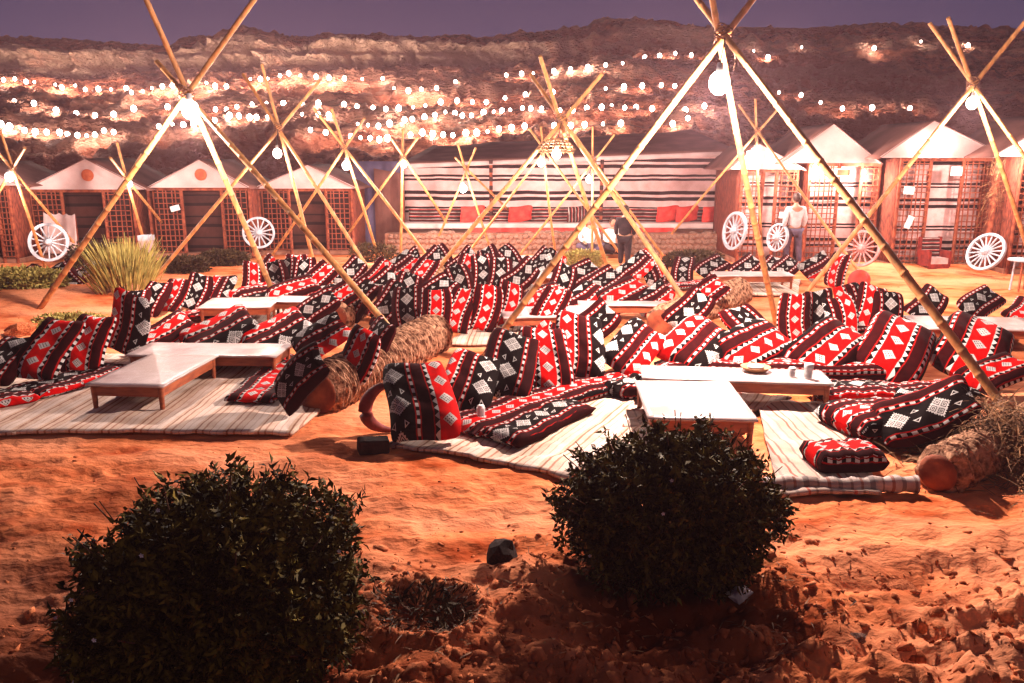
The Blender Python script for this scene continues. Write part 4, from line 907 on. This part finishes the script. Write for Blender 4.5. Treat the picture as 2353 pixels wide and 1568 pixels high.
tl = aty(925, 378, TY + .6); tr = aty(1690, 348, TY + .2); 
t = thing('striped_tent', 'long open tent of black and cream striped cloth behind the camp', 'tent', (tl.x, TY, 0)); O = Vector((tl.x, TY, 0))
zl, zr = tl.z, tr.z; xw = tr.x - tl.x
q4('back_cloth', [(0, .6, .75), (xw, .2, .75), (xw, .2, zr), (0, .6, zl)], M['tentcloth'], t, 60, 16, .03, .05)
q4('roof_cloth', [(-.1, .55, zl + .02), (xw + .1, .15, zr + .02), (xw - .4, 4.4, zr + .75), (.5, 4.6, zl + .6)], M['creamdark'], t, 30, 8, .05, .02)
q4('valance', [(0, .54, zl - .10), (xw, .14, zr - .12), (xw, .14, zr + .015), (0, .54, zl + .015)], M['cream'], t, 40, 2, .0, .02)
for fx in (0.005, .27, .60, .995):
    b = MB(); x = fx * xw
    b.tube([(x, .0, 0), (x, 0, zl - .1 + (zr - zl) * fx)], .045, 8); p_ = b.build('tent_pole', M['post'], t)
    if fx in (.27, .60):
        for k in range(9): b = MB(); b.tube([(x, 0, .5 + k * .24), (x, 0, .62 + k * .24)], .052, 8); b.build('black_band', M['dark'], p_)
b = MB(); x0 = aty(800, 400, TY).x - O.x; x1 = aty(925, 400, TY).x - O.x
q4('side_cloth', [(x0, .5, 0), (x1 - .05, .5, 0), (x1 - .05, .5, zl + .1), (x0, .8, zl + .1)], M['bluecloth'], t, 20, 6, 0, .06)
q4('brown_flap', [(x0 + .65, .40, 0), (x1 - .02, .40, 0), (x1 - .02, .40, zl - .25), (x0 + .65, .40, zl - .1)], M['creamdark'], t, 14, 6, 0, .06)
# bench, kilims and seat cloths inside the tent
bx0 = aty(930, 520, TY).x; bx1 = aty(1665, 520, TY - .1).x
t = thing('bench_mattress', 'long white bench mattress with red edge inside the striped tent', 'bench', (bx0, TY - .2, 0)); W_ = bx1 - bx0
b = MB(); b.box((W_ / 2, 0, .72), (W_, .7, .16)); o = b.build('mattress', M['cream'], t); bv = o.modifiers.new('b', 'BEVEL'); bv.width = .05; bv.segments = 3
b = MB(); b.box((W_ * .52, -.37, .62), (W_ * .62, .03, .12)); b.build('red_cover', M['redcloth'], t)
b = MB(); b.box((W_ * .5, .46, .98), (W_ * .98, .12, .42)); o = b.build('kilim_backrest', M['kilim'], t); bv = o.modifiers.new('b', 'BEVEL'); bv.width = .05
for px in (1085, 1195, 1330, 1535, 1580, 1640):
    p = aty(px, 487, TY - .1); o = obj('cushion', WOBB[0], loc=(p.x, p.y + .1, 1.03), rot=(math.radians(-18), math.radians(90), 0), scale=(.85, .9, .95))
    o['phase'] = .357 if px not in (1330,) else .05
    o.data = o.data.copy(); o.data.materials.clear(); o.data.materials.append(M['redcloth'] if px != 1330 else M['kilim'])
    tag(o, f'plain red cushion on the tent bench, {"left of centre" if px == 1085 else "just left of the middle lamp" if px == 1195 else "patterned one in the middle" if px == 1330 else "third from the right end" if px == 1535 else "second from the right end" if px == 1580 else "nearest the right end"}', 'cushion', 'cushions on the tent bench')
# stone wall in front of the bench
wx0 = aty(888, 560, TY - .8).x; wx1 = aty(1672, 560, TY - .8).x; Wl = wx1 - wx0
t = thing('stone_wall', 'low rough stone wall under the striped tent', 'wall', (wx0, TY - .85, 0))
b = MB(); b.box((Wl / 2, 0, .25), (Wl, .4, .62)); b.build('wall_core', M['mud'], t)
stm = [rockmesh(60 + k, 'stone', 2, 'stone', .14) for k in range(5)]; cnt = 0
for row in range(4):
    x = random.uniform(0, .1)
    while x < Wl and cnt < 290:
        w = random.uniform(.11, .22); obj('stone', random.choice(stm), t, loc=(x + w / 2, -.19, .04 + row * .145 + random.uniform(-.02, .02)), scale=(w * .56, .07, .075 * random.uniform(.85, 1.1)), rot=(0, random.uniform(-.2, .2), 0)); x += w; cnt += 1
for k in range(26):
    s_ = random.uniform(.07, .13); obj('stone', random.choice(stm), t, loc=(random.uniform(0, Wl), random.uniform(-.1, .1), .56), scale=(s_ * 1.3, s_, s_ * .6)); 
# ------------------------------------------------------------------ huts
def prism(parent, w, zE, zA, y0, y1, mat, name, over=0):
    b = MB(); b.add([(-w / 2, y0, zE), (w / 2, y0, zE), (0, y0, zA), (-w / 2, y0 - .05, zE), (w / 2, y0 - .05, zE), (0, y0 - .05, zA)], [(3, 4, 5), (2, 1, 0), (0, 1, 4, 3), (1, 2, 5, 4), (2, 0, 3, 5)])
    return b.build(name, mat, parent)
vb = MB(); vb.box((0, 0, .5), (.022, .022, 1)); vbar = vb.mesh('lattice_bar', M['post'])
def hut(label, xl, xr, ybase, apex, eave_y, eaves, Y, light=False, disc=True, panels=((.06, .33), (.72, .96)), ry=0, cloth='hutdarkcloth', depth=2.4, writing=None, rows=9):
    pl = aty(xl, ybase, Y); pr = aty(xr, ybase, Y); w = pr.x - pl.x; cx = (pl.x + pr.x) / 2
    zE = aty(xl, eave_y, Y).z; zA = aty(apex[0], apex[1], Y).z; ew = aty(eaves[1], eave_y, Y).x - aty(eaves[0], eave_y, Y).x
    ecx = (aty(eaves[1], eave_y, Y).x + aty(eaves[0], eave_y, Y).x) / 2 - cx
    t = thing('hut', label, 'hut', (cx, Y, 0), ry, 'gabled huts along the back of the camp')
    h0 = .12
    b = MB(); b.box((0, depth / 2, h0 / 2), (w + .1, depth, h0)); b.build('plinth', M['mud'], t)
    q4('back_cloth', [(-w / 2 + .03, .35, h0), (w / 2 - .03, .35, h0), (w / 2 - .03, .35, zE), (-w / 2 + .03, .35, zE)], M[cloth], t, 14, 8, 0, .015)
    for s_ in (-1, 1):
        q4('side_wall', [(s_ * w / 2, .03, h0), (s_ * w / 2, depth, h0), (s_ * w / 2, depth, zE), (s_ * w / 2, .03, zE)], M['hutwall'], t, 6, 4)
    xs = [-w / 2 + .03, w / 2 - .03] + [-w / 2 + w * p for pn in panels for p in pn if .08 < p < .92]
    for x in xs: b = MB(); b.tube([(x, 0, 0), (x, 0, zE)], .045, 7); b.build('post', M['post'], t)
    b = MB(); b.box((0, 0, zE - .04), (w, .07, .08)); b.build('lintel', M['post'], t)
    for a, c in panels:
        x0 = -w / 2 + w * a; x1 = -w / 2 + w * c; n = max(3, int((x1 - x0) / .115)); H = zE - h0 - .1
        for k in range(n + 1):
            obj('lattice_bar', vbar, t, loc=(x0 + (x1 - x0) * k / n, -.03 + random.uniform(-.01, .01), h0 + .02), scale=(1, 1, H), rot=(0, random.uniform(-.02, .02), 0))
        m_ = int(H / .135)
        for k in range(m_ + 1):
            obj('lattice_bar', vbar, t, loc=(x0, -.055, h0 + .05 + k * (H - .08) / m_), scale=(1, 1, x1 - x0), rot=(0, PI / 2 + random.uniform(-.03, .03), 0))
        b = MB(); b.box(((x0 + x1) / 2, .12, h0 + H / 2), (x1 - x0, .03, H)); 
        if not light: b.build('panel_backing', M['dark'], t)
    # gable and roof
    g_ = MB(); ax = aty(apex[0], apex[1], Y).x - cx
    L_ = ecx - ew / 2; R_ = ecx + ew / 2; yf = -.18
    g_.add([(L_, yf, zE), (R_, yf, zE), (ax, yf, zA), (L_, yf - .04, zE), (R_, yf - .04, zE), (ax, yf - .04, zA)], [(3, 4, 5), (2, 1, 0), (0, 1, 4, 3), (1, 2, 5, 4), (2, 0, 3, 5)])
    gab = g_.build('gable', M['cream'], t)
    ra = q4('roof_panel', [(L_ - .06, yf - .1, zE - .02), (ax, yf - .1, zA + .03), (ax, depth, zA + .03), (L_ - .06, depth, zE - .02)], M['creamdark'], t, 8, 5, .02)
    rb_ = q4('roof_panel', [(ax, yf - .1, zA + .03), (R_ + .06, yf - .1, zE - .02), (R_ + .06, depth, zE - .02), (ax, depth, zA + .03)], M['creamdark'], t, 8, 5, .02)
    for p, q in (((L_, zE), (ax, zA)), ((ax, zA), (R_, zE))):
        b = MB(); b.bar((p[0], yf - .07, p[1] + .01), (q[0], yf - .07, q[1] + .01), .05, .03); b.build('gable_trim', M['cream'], t)
    if disc:
        b = MB(); b.tube([(ax, yf - .045, zE + (zA - zE) * .48), (ax, yf - .075, zE + (zA - zE) * .48)], .15, 20, True, False); b.build('disc', M['orangedisc'], gab)
    return t, cx, zE, zA
hut('gabled hut cut by the left edge of the picture', -70, 45, 600, (-60, 372), 425, (-180, 62), 20.2)
hut('cream gabled hut with an orange disc and a red wall', 78, 322, 590, (208, 366), 434, (72, 345), 21)
hut('cream gabled hut with an orange disc left of the wheel', 352, 585, 585, (466, 368), 430, (350, 578), 21.3)
hut('dim gabled hut beside the blue grey tent cloth', 600, 815, 582, (712, 380), 432, (590, 822), 22, disc=False)
hut('small gabled hut lit from the front next to the striped tent', 1690, 1820, 586, (1737, 332), 388, (1672, 1838), 20.2, True, False, ((.0, .38), (.62, .98)), cloth='hutcloth')
hut('narrow gabled hut glowing with striped cloth and lattice', 1842, 2004, 586, (1905, 287), 374, (1782, 2012), 20.0, True, False, ((.02, .42), (.74, .98)), cloth='hutcloth')
hut('wide gabled hut with striped cloth beside the leaning wheel', 2045, 2275, 590, (2132, 280), 362, (2012, 2302), 19.3, True, False, ((.02, .30), (.62, .96)), cloth='hutcloth')
hut('gabled hut cut by the right edge of the picture', 2312, 2560, 610, (2440, 262), 358, (2270, 2600), 18.2, True, False, ((.02, .35), (.65, .96)), cloth='hutcloth')
# lamps of the lit huts
lamp(aty(1872, 385, 19.85), 95, 'lamp under the eave of the narrow glowing hut', .06)
lamp(aty(1985, 395, 19.75), 60, 'lamp at the right post of the narrow glowing hut', .045)
lamp(aty(2150, 328, 18.95), 30, 'small lamp on the gable of the wide right hut', .05)
lamp(aty(2335, 345, 17.8), 110, 'lamp under the eave of the hut at the right edge', .05)
# gable lettering on the small lit hut
cu = bpy.data.curves.new('lettering', 'FONT'); cu.body = '33'; cu.size = .22; cu.extrude = .004; cu.materials.append(M['dark'])
gz_p = aty(1735, 360, 19.9); lt = obj('gable_sign', None, loc=gz_p); tag(lt, 'small white sign with number 33 on the lit gable', 'sign')
b = MB(); b.box((0, .02, 0), (.42, .02, .28)); b.build('panel', M['paper'], lt); _tmp = bpy.data.objects.new('lettering_curve', cu); C.objects.link(_tmp); bpy.context.view_layer.update()
_me = bpy.data.meshes.new_from_object(_tmp); bpy.data.objects.remove(_tmp); _me.name = 'lettering'
obj('lettering', _me, lt, loc=(-.13, 0, -.08), rot=(PI / 2, 0, 0))
# picture frame over the door of the narrow hut, papers on lattices
def panel(name, label, cat, px, py, Y, w, h, mat, rot=0, frame=None):
    p = aty(px, py, Y); t_ = thing(name, label, cat, p); t_.rotation_euler = (0, rot, 0)
    b = MB(); b.box((0, 0, 0), (w, .012, h)); b.build('panel', M[mat], t_)
    if frame:
        b = MB()
        for s_ in (-1, 1): b.box((s_ * w / 2, -.012, 0), (.03, .03, h + .03)); b.box((0, -.012, s_ * h / 2), (w - .03, .03, .03))
        b.build('frame', M[frame], t_)
panel('picture_frame', 'small red framed picture over the glowing hut doorway', 'picture frame', 1937, 396, 19.9, .34, .16, 'orangedisc', 0, 'cream')
panel('paper_sheet', 'white sheet of paper on the lattice of the second gabled hut', 'paper', 402, 478, 21.1, .24, .14, 'paper', -.25)
panel('paper_sheet', 'white square sheet at the upper right lattice of the wide hut', 'paper', 2197, 393, 19.1, .26, .20, 'paper', .02)
panel('paper_sheet', 'pale sheet on the left lattice of the wide hut', 'paper', 2088, 437, 19.1, .24, .18, 'paper', .05)
panel('hanging_cloth', 'white rag hanging on the left lattice of the wide hut', 'rag', 2088, 510, 19.05, .14, .30, 'paper', .35)
panel('paper_sheet', 'light square sheet on the lattice of the small lit hut', 'paper', 1798, 494, 20.0, .18, .15, 'paper', .1)
# ------------------------------------------------------------------ cart wheels
def wheel(px, py, Y, R_, yaw, lean, label, mat='whitepaint', spokes=14, solid=0):
    p = aty(px, py, Y); t = thing('cart_wheel', label, 'cart wheel', p); t.rotation_euler = (math.radians(-lean), 0, math.radians(yaw)); t.rotation_mode = 'XYZ'
    n = 36; b = MB(); V = []; F = []
    for k in range(n):
        a = 2 * PI * k / n
        for r_, y in ((R_, -.03), (R_, .03), (R_ * .86, .03), (R_ * .86, -.03)): V.append((r_ * math.cos(a), y, r_ * math.sin(a)))
    for k in range(n):
        j = (k + 1) % n
        for q in range(4): F.append((k * 4 + q, k * 4 + (q + 1) % 4, j * 4 + (q + 1) % 4, j * 4 + q))
    b.add(V, F); b.build('rim', M[mat], t)
    b = MB(); b.tube([(0, -.11, 0), (0, -.06, 0), (0, .06, 0)], [.05, .085, .085], 14, True, False); b.build('hub', M[mat], t)
    sm_ = MB(); sm_.tube([(0, 0, .06), (0, 0, R_ * .87)], [.024, .017], 6); sm_ = sm_.mesh('spoke', M[mat])
    for k in range(spokes): obj('spoke', sm_, t, rot=(0, 2 * PI * k / spokes, 0))
wheel(112, 556, 19.6, .47, 8, 12, 'white spoked cart wheel leaning before the cream sheet at left')
wheel(594, 534, 20.6, .40, 20, 8, 'white cart wheel between the second and third hut')
wheel(1687, 530, 19.4, .46, -71, 8, 'tall white cart wheel at the right end of the stone wall')
wheel(1786, 545, 19.3, .34, -66, 10, 'smaller white cart wheel beside the man in the pale shirt')
wheel(1980, 570, 18.4, .42, -48, 14, 'reddish cart wheel behind the crossing bamboo poles', 'redpaint')
wheel(2264, 578, 17.9, .44, -66, 24, 'pale cart wheel leaning beside the wide hut at right', spokes=18)
# ------------------------------------------------------------------ cream sheet, bin, chair, side table, trays
p = aty(128, 520, 20.1); t = thing('draped_sheet', 'cream sheet draped over a frame behind the left wheel', 'sheet', (p.x, p.y, 0))
q4('sheet', [(-.46, .1, .25), (.42, .1, .2), (.36, .25, 1.22), (-.42, .25, 1.26)], M['cream'], t, 12, 10, .05, .04)
b = MB(); b.bar((-.4, .3, 0), (-.4, .3, 1.2), .04); b.bar((.34, .3, 0), (.34, .3, 1.18), .04); b.build('frame', M['post'], t)
p = aty(338, 570, 19.6); t = thing('waste_bin', 'tall white waste bin beside the second hut', 'bin', (p.x, p.y, 0)); z_ = p.z
b = MB(); b.lathe([(.001, 0), (.15, 0), (.19, .62), (.19, .64)], 4); o = b.build('bin_body', M['cream'], t); o.rotation_euler.z = PI / 4
b = MB(); b.box((0, 0, .70), (.30, .26, .12)); b.build('lid', M['whitepaint'], t)
p = aty(2155, 560, 18.8); t = thing('armchair', 'cream and maroon striped armchair in front of the wide hut', 'armchair', (p.x, p.y + .1, 0), .1)
b = MB(); b.box((0, .0, .28), (.5, .5, .16)); t.scale = (.85, .85, .85); o = b.build('seat', M['hutcloth'], t); b = MB(); b.box((0, .26, .58), (.5, .12, .60), Euler((-.15, 0, 0)).to_matrix()); b.build('backrest', M['kilim'], t)
for s_ in (-1, 1): b = MB(); b.box((s_ * .29, 0, .34), (.07, .52, .42)); b.box((s_ * .29, .28, .62), (.07, .1, .56)); b.build('side_rail', M['maroon'], t)
b = MB(); b.box((0, -.22, .12), (.6, .06, .16)); b.build('front_board', M['maroon'], t)
p = onz(2345, 668); t = thing('side_table', 'small grey round topped table at the right edge', 'side table', (p.x, p.y, 0))
b = MB(); b.lathe([(.001, .60), (.30, .60), (.31, .62), (.30, .64), (.001, .64)], 24); b.build('tabletop', M['whitepaint'], t)
for k in range(4): b = MB(); a = PI / 4 + k * PI / 2; b.tube([(.2 * math.cos(a), .2 * math.sin(a), 0), (.17 * math.cos(a), .17 * math.sin(a), .6)], .02, 6); b.build('leg', M['whitepaint'] if k % 2 else M['wood'], t)
p = onz(1975, 672); t = thing('drum_pouf', 'round red leather pouf beside the crossing poles', 'pouf', (p.x, p.y, 0)); t.rotation_euler = (1.25, 0, -1.0); t.location.z = .22; t.scale = (.78, .78, .6)
b = MB(); b.lathe([(.001, 0), (.25, .0), (.28, .05), (.28, .2), (.25, .25), (.001, .25)], 24); b.build('drum', M['orangered'], t)
def shaker(px, py, h, label, r=.045):
    p = onz(px, py, .345); t = thing('shaker', label, 'jar', p)
    b = MB(); b.lathe([(.001, .002), (r, .002), (r * 1.02, h * .72), (r * .95, h * .78)], 14); b.build('jar_body', M['glass'], t)
    b = MB(); b.lathe([(r * .5, .005), (r * .8, .01), (r * .8, h * .5), (.001, h * .5)], 12); b.build('contents', M['paper'], t)
    b = MB(); b.lathe([(r * 1.05, h * .72), (r * 1.05, h * .95), (r * .8, h), (.001, h)], 14); b.build('lid', M['metal'], t)
shaker(1856, 868, .16, 'glass jar with metal lid on the long right table')
shaker(1819, 864, .10, 'short drinking glass beside the lidded jar', .035)
p = onz(1735, 850, .345); t = thing('wooden_bowl', 'shallow wooden bowl with white napkin on the long right table', 'bowl', p)
b = MB(); b.lathe([(.001, .005), (.12, .005), (.16, .045), (.15, .045), (.11, .018), (.001, .016)], 20); b.build('bowl', M['woodlight'], t)
b = MB(); b.ball((0, 0, .04), .085, 10, (1.1, 1, .35)); b.build('napkin', M['paper'], t)
p = ponz(1345, 1196, .12); t = thing('tea_tray', 'round metal tray on the near centre mattress', 'tray', p)
b = MB(); b.lathe([(.001, .004), (.17, .004), (.19, .022), (.185, .024), (.165, .008), (.001, .008)], 26); b.build('tray', M['metal'], t)
p = ponz(1362, 1190, .13); t = thing('tea_glass', 'tall ribbed glass standing on the metal tray', 'glass', p)
b = MB(); b.lathe([(.001, .004), (.035, .004), (.043, .13), (.040, .13), (.033, .012)], 12, smooth=False); b.build('glass_body', M['glass'], t)
b = MB(); b.lathe([(.001, .01), (.028, .012), (.03, .09), (.034, .15), (.001, .155)], 10); b.build('napkins', M['paper'], t)
p = ponz(1322, 1200, .13); t = thing('ashtray', 'small dark ashtray on the metal tray', 'ashtray', p)
b = MB(); b.lathe([(.001, .004), (.04, .004), (.045, .03), (.038, .03), (.032, .012), (.001, .01)], 14); b.build('dish', M['darkstone'], t)
# dry frond hanging beside the right hut post
p = aty(2290, 420, 18.6)
def f_fr(i):
    a = random.uniform(-1.2, 4.3); return Vector((random.gauss(0, .08), random.gauss(0, .05), random.gauss(-.1, .35))), Vector((math.cos(a), random.uniform(-.4, .2), math.sin(a))).normalized(), random.uniform(.15, .5), random.uniform(.05, .2), .008
t = thing('dry_frond', 'bundle of dry palm fronds tied to the post at right', 'palm fronds', p); V, F = blades(220, f_fr); o = obj('fronds', mesh_np('fronds', V, F, M['straw']), t); o['kind'] = 'stuff'
b = MB(); b.tube([(0, .05, -p.z), (0, .05, .5)], .07, 8); b.build('post', M['post'], t)
# ------------------------------------------------------------------ people
def skinned(name, joints, edges, radii, mat, parent, sub=2):
    m = bpy.data.meshes.new(name); m.from_pydata([Vector(j) for j in joints], edges, []); m.materials.append(mat)
    o = obj(name, m, parent); sk = o.modifiers.new('s', 'SKIN'); sk.use_smooth_shade = True
    for i, r in enumerate(radii): m.skin_vertices[0].data[i].radius = (r, r) if not isinstance(r, tuple) else r
    m.skin_vertices[0].data[0].use_root = True
    s_ = o.modifiers.new('d', 'SUBSURF'); s_.levels = sub; s_.render_levels = sub; return o
def fingers(hand, dirv, parent, sc=1):
    d = Vector(dirv).normalized(); s = d.cross(Vector((0, 1, 0))).normalized(); J = []; E = []; Rr = []
    for k, (o_, L) in enumerate(((-.030, .060), (-.010, .075), (.010, .070), (.030, .055))):
        a = Vector(hand) + s * o_; i = len(J); J += [a, a + d * .05, a + d * (.05 + L * .55) + Vector((0, -.010, 0)), a + d * (.05 + L) + Vector((0, -.025, 0))]; E += [(i, i + 1), (i + 1, i + 2), (i + 2, i + 3)]; Rr += [.012, .010, .009, .007]
    i = len(J); a = Vector(hand) - s * .035; J += [a, a - s * .03 + d * .035, a - s * .035 + d * .065]; E += [(i, i + 1), (i + 1, i + 2)]; Rr += [.012, .010, .008]
    return J, E, Rr
def head(t, c, yaw, hair, long=False):
    o = MB(); o.ball((0, 0, 0), .105, 16, (.82, .95, 1.18)); o.ball((0, -.102, -.005), .018, 8, (.8, 1.2, 1.3))
    for s_ in (-1, 1): o.ball((s_ * .085, .01, -.005), .022, 8, (.5, .9, 1.3))
    h = o.build('head', M['skin'], t, loc=c, rot=(0, 0, yaw))
    e_ = MB()
    for s_ in (-1, 1): e_.ball((s_ * .033, -.088, .016), .011, 8, (1.2, .6, .7))
    e_.build('eyes', M['hair'], h); q = MB(); q.ball((0, -.092, -.052), .02, 8, (1.3, .4, .35)); q.build('mouth', M['redcloth'], h)
    q = MB(); q.ball((0, .020, .022), .110, 16, (.88, .98, 1.10))
    if long: q.ball((.06, .03, -.10), .06, 10, (.6, .8, 1.9)); q.ball((-.06, .03, -.10), .06, 10, (.6, .8, 1.9))
    q.build('hair', M[hair], h)
def standing(label, c, h, yaw, shirt, trousers, hair, stride=.12, lean=0):
    t = thing('person', label, 'person', (c.x, c.y, gz(c.x, c.y)), yaw); k = h / 1.75
    S_ = lambda *p: Vector((p[0] * k, p[1] * k, p[2] * k))
    J = [S_(0, 0, .95), S_(0, 0, 1.15), S_(0, .02, 1.40), S_(0, .01, 1.50), S_(0, 0, 1.58),
         S_(.19, .01, 1.42), S_(.25, .03, 1.16), S_(.24, -.05, .93), S_(-.19, .01, 1.42), S_(-.25, .03, 1.16), S_(-.24, -.06, .93),
         S_(.10, 0, .90), S_(.11, -stride, .50), S_(.11, -stride * .6, .09), S_(.11, -stride * .6 - .16, .04), S_(-.10, 0, .90), S_(-.11, stride * .6, .50), S_(-.11, stride * 1.4, .09), S_(-.11, stride * 1.4 - .16, .04),
         S_(.24, -.07, .85), S_(-.24, -.08, .85)]
    E = [(0, 1), (1, 2), (2, 3), (3, 4), (2, 5), (5, 6), (6, 7), (2, 8), (8, 9), (9, 10), (0, 11), (11, 12), (12, 13), (13, 14), (0, 15), (15, 16), (16, 17), (17, 18), (7, 19), (10, 20)]
    Rr = [(.14, .10), (.13, .09), (.15, .09), .055, .05, .052, .042, .028, .052, .042, .028, .085, .060, .036, .035, .085, .060, .036, .035, .034, .034]
    for hnd in (19, 20):
        j, e_, r_ = fingers(J[hnd], (0, -.1, -1), t); b0 = len(J); J += j; E += [(a + b0, b + b0) for a, b in e_]; Rr += r_
        for q in (0, 4, 8, 12, 16): E.append((hnd, b0 + q))
    skinned('body', J, E, Rr, M['skin'], t)
    skinned('shirt', [S_(0, 0, .90), S_(0, 0, 1.15), S_(0, .02, 1.41), S_(0, .01, 1.47), S_(.20, .01, 1.41), S_(.262, .03, 1.15), S_(.25, -.04, .97), S_(-.20, .01, 1.41), S_(-.262, .03, 1.15), S_(-.25, -.05, .97)],
            [(0, 1), (1, 2), (2, 3), (2, 4), (4, 5), (5, 6), (2, 7), (7, 8), (8, 9)], [(.18, .135), (.165, .12), (.175, .115), .07, .075, .062, .048, .075, .062, .048], M[shirt], t)
    skinned('trousers', [S_(0, 0, .93), S_(.105, 0, .86), S_(.11, -stride, .50), S_(.11, -stride * .6, .12), S_(-.105, 0, .86), S_(-.11, stride * .6, .50), S_(-.11, stride * 1.4, .12)],
            [(0, 1), (1, 2), (2, 3), (0, 4), (4, 5), (5, 6)], [(.165, .125), .105, .08, .06, .105, .08, .06], M[trousers], t)
    head(t, S_(0, -.01, 1.66), 0, hair)
def sitting(label, c, yaw, shirt, trousers, hair, long=False, z=.0, k=1.0):
    t = thing('person', label, 'person', (c.x, c.y, z), yaw); S_ = lambda *p: Vector(p) * k
    J = [S_(0, 0, .14), S_(0, 0, .36), S_(0, .0, .60), S_(0, -.01, .70), S_(0, -.01, .76), S_(.19, 0, .61), S_(.25, -.08, .38), S_(.14, -.27, .30), S_(-.19, 0, .61), S_(-.25, -.08, .38), S_(-.14, -.27, .30),
         S_(.12, -.06, .13), S_(.36, -.34, .24), S_(.05, -.46, .09), S_(-.12, -.06, .13), S_(-.36, -.34, .24), S_(-.05, -.40, .07)]
    E = [(0, 1), (1, 2), (2, 3), (3, 4), (2, 5), (5, 6), (6, 7), (2, 8), (8, 9), (9, 10), (0, 11), (11, 12), (12, 13), (0, 14), (14, 15), (15, 16)]
    Rr = [(.15, .12), (.13, .09), (.15, .09), .055, .05, .05, .042, .028, .05, .042, .028, .09, .065, .04, .09, .065, .04]
    for hnd in (7, 10):
        j, e_, r_ = fingers(J[hnd], (0, -1, -.3), t); b0 = len(J); J += j; E += [(a + b0, b + b0) for a, b in e_]; Rr += r_
        for q in (0, 4, 8, 12, 16): E.append((hnd, b0 + q))
    skinned('body', J, E, Rr, M['skin'], t)
    skinned('shirt', [S_(0, 0, .14), S_(0, 0, .36), S_(0, 0, .61), S_(0, -.01, .67), S_(.20, 0, .60), S_(.262, -.08, .38), S_(.17, -.22, .32), S_(-.20, 0, .60), S_(-.262, -.08, .38), S_(-.17, -.22, .32)],
            [(0, 1), (1, 2), (2, 3), (2, 4), (4, 5), (5, 6), (2, 7), (7, 8), (8, 9)], [(.18, .15), (.16, .12), (.175, .115), .07, .072, .06, .048, .072, .06, .048], M[shirt], t)
    skinned('trousers', [S_(0, 0, .13), S_(.13, -.06, .13), S_(.36, -.34, .24), S_(.07, -.44, .09), S_(-.13, -.06, .13), S_(-.36, -.34, .24), S_(-.07, -.39, .07)],
            [(0, 1), (1, 2), (2, 3), (0, 4), (4, 5), (5, 6)], [(.18, .15), .11, .085, .06, .11, .085, .06], M[trousers], t)
    head(t, S_(0, -.02, .85), 0, hair, long)
standing('man in a pale shirt and dark trousers walking away near the right huts', Vector((aty(1826, 500, 19.2).x, 19.2, 0)), 1.70, PI + .15, 'shirt', 'jeans', 'hair')
standing('person in black seen from behind beside the stone wall', onz(1433, 614), 1.45, PI - .3, 'blackcloth', 'blackcloth', 'hair', .05)
sitting('long haired person in a white top sitting among the cushions', onz(1352, 590), .05, 'paper', 'jeans', 'redhair', True, .12)
sitting('person in white partly hidden beside the one in black', onz(1405, 590), .3, 'paper', 'blackcloth', 'hair', False, .12, .95)

# ------------------------------------------------------------------ thin smoky air lit by the lamps
_zt = max(float(HZ.max()), float(GZ.max())) + 1.2; _zb = min(float(HZ.min()), float(GZ.min())) - 1.0; _rm = float(rr[-1]) + 20
hb = MB(); hb.box((0, (_rm - 30) / 2, (_zt + _zb) / 2), (2 * _rm, _rm + 30, _zt - _zb)); hz = hb.build('haze', None)
hmth = bpy.data.materials.new('haze'); hmth.use_nodes = True; nt = hmth.node_tree; nt.nodes.clear()
o_ = nt.nodes.new('ShaderNodeOutputMaterial'); v_ = nt.nodes.new('ShaderNodeVolumePrincipled'); v_.inputs['Color'].default_value = (.95, .52, .58, 1); v_.inputs['Density'].default_value = .0013; v_.inputs['Anisotropy'].default_value = .3
nt.links.new(v_.outputs[0], o_.inputs['Volume']); hz.data.materials.append(hmth); tag(hz, kind='stuff')
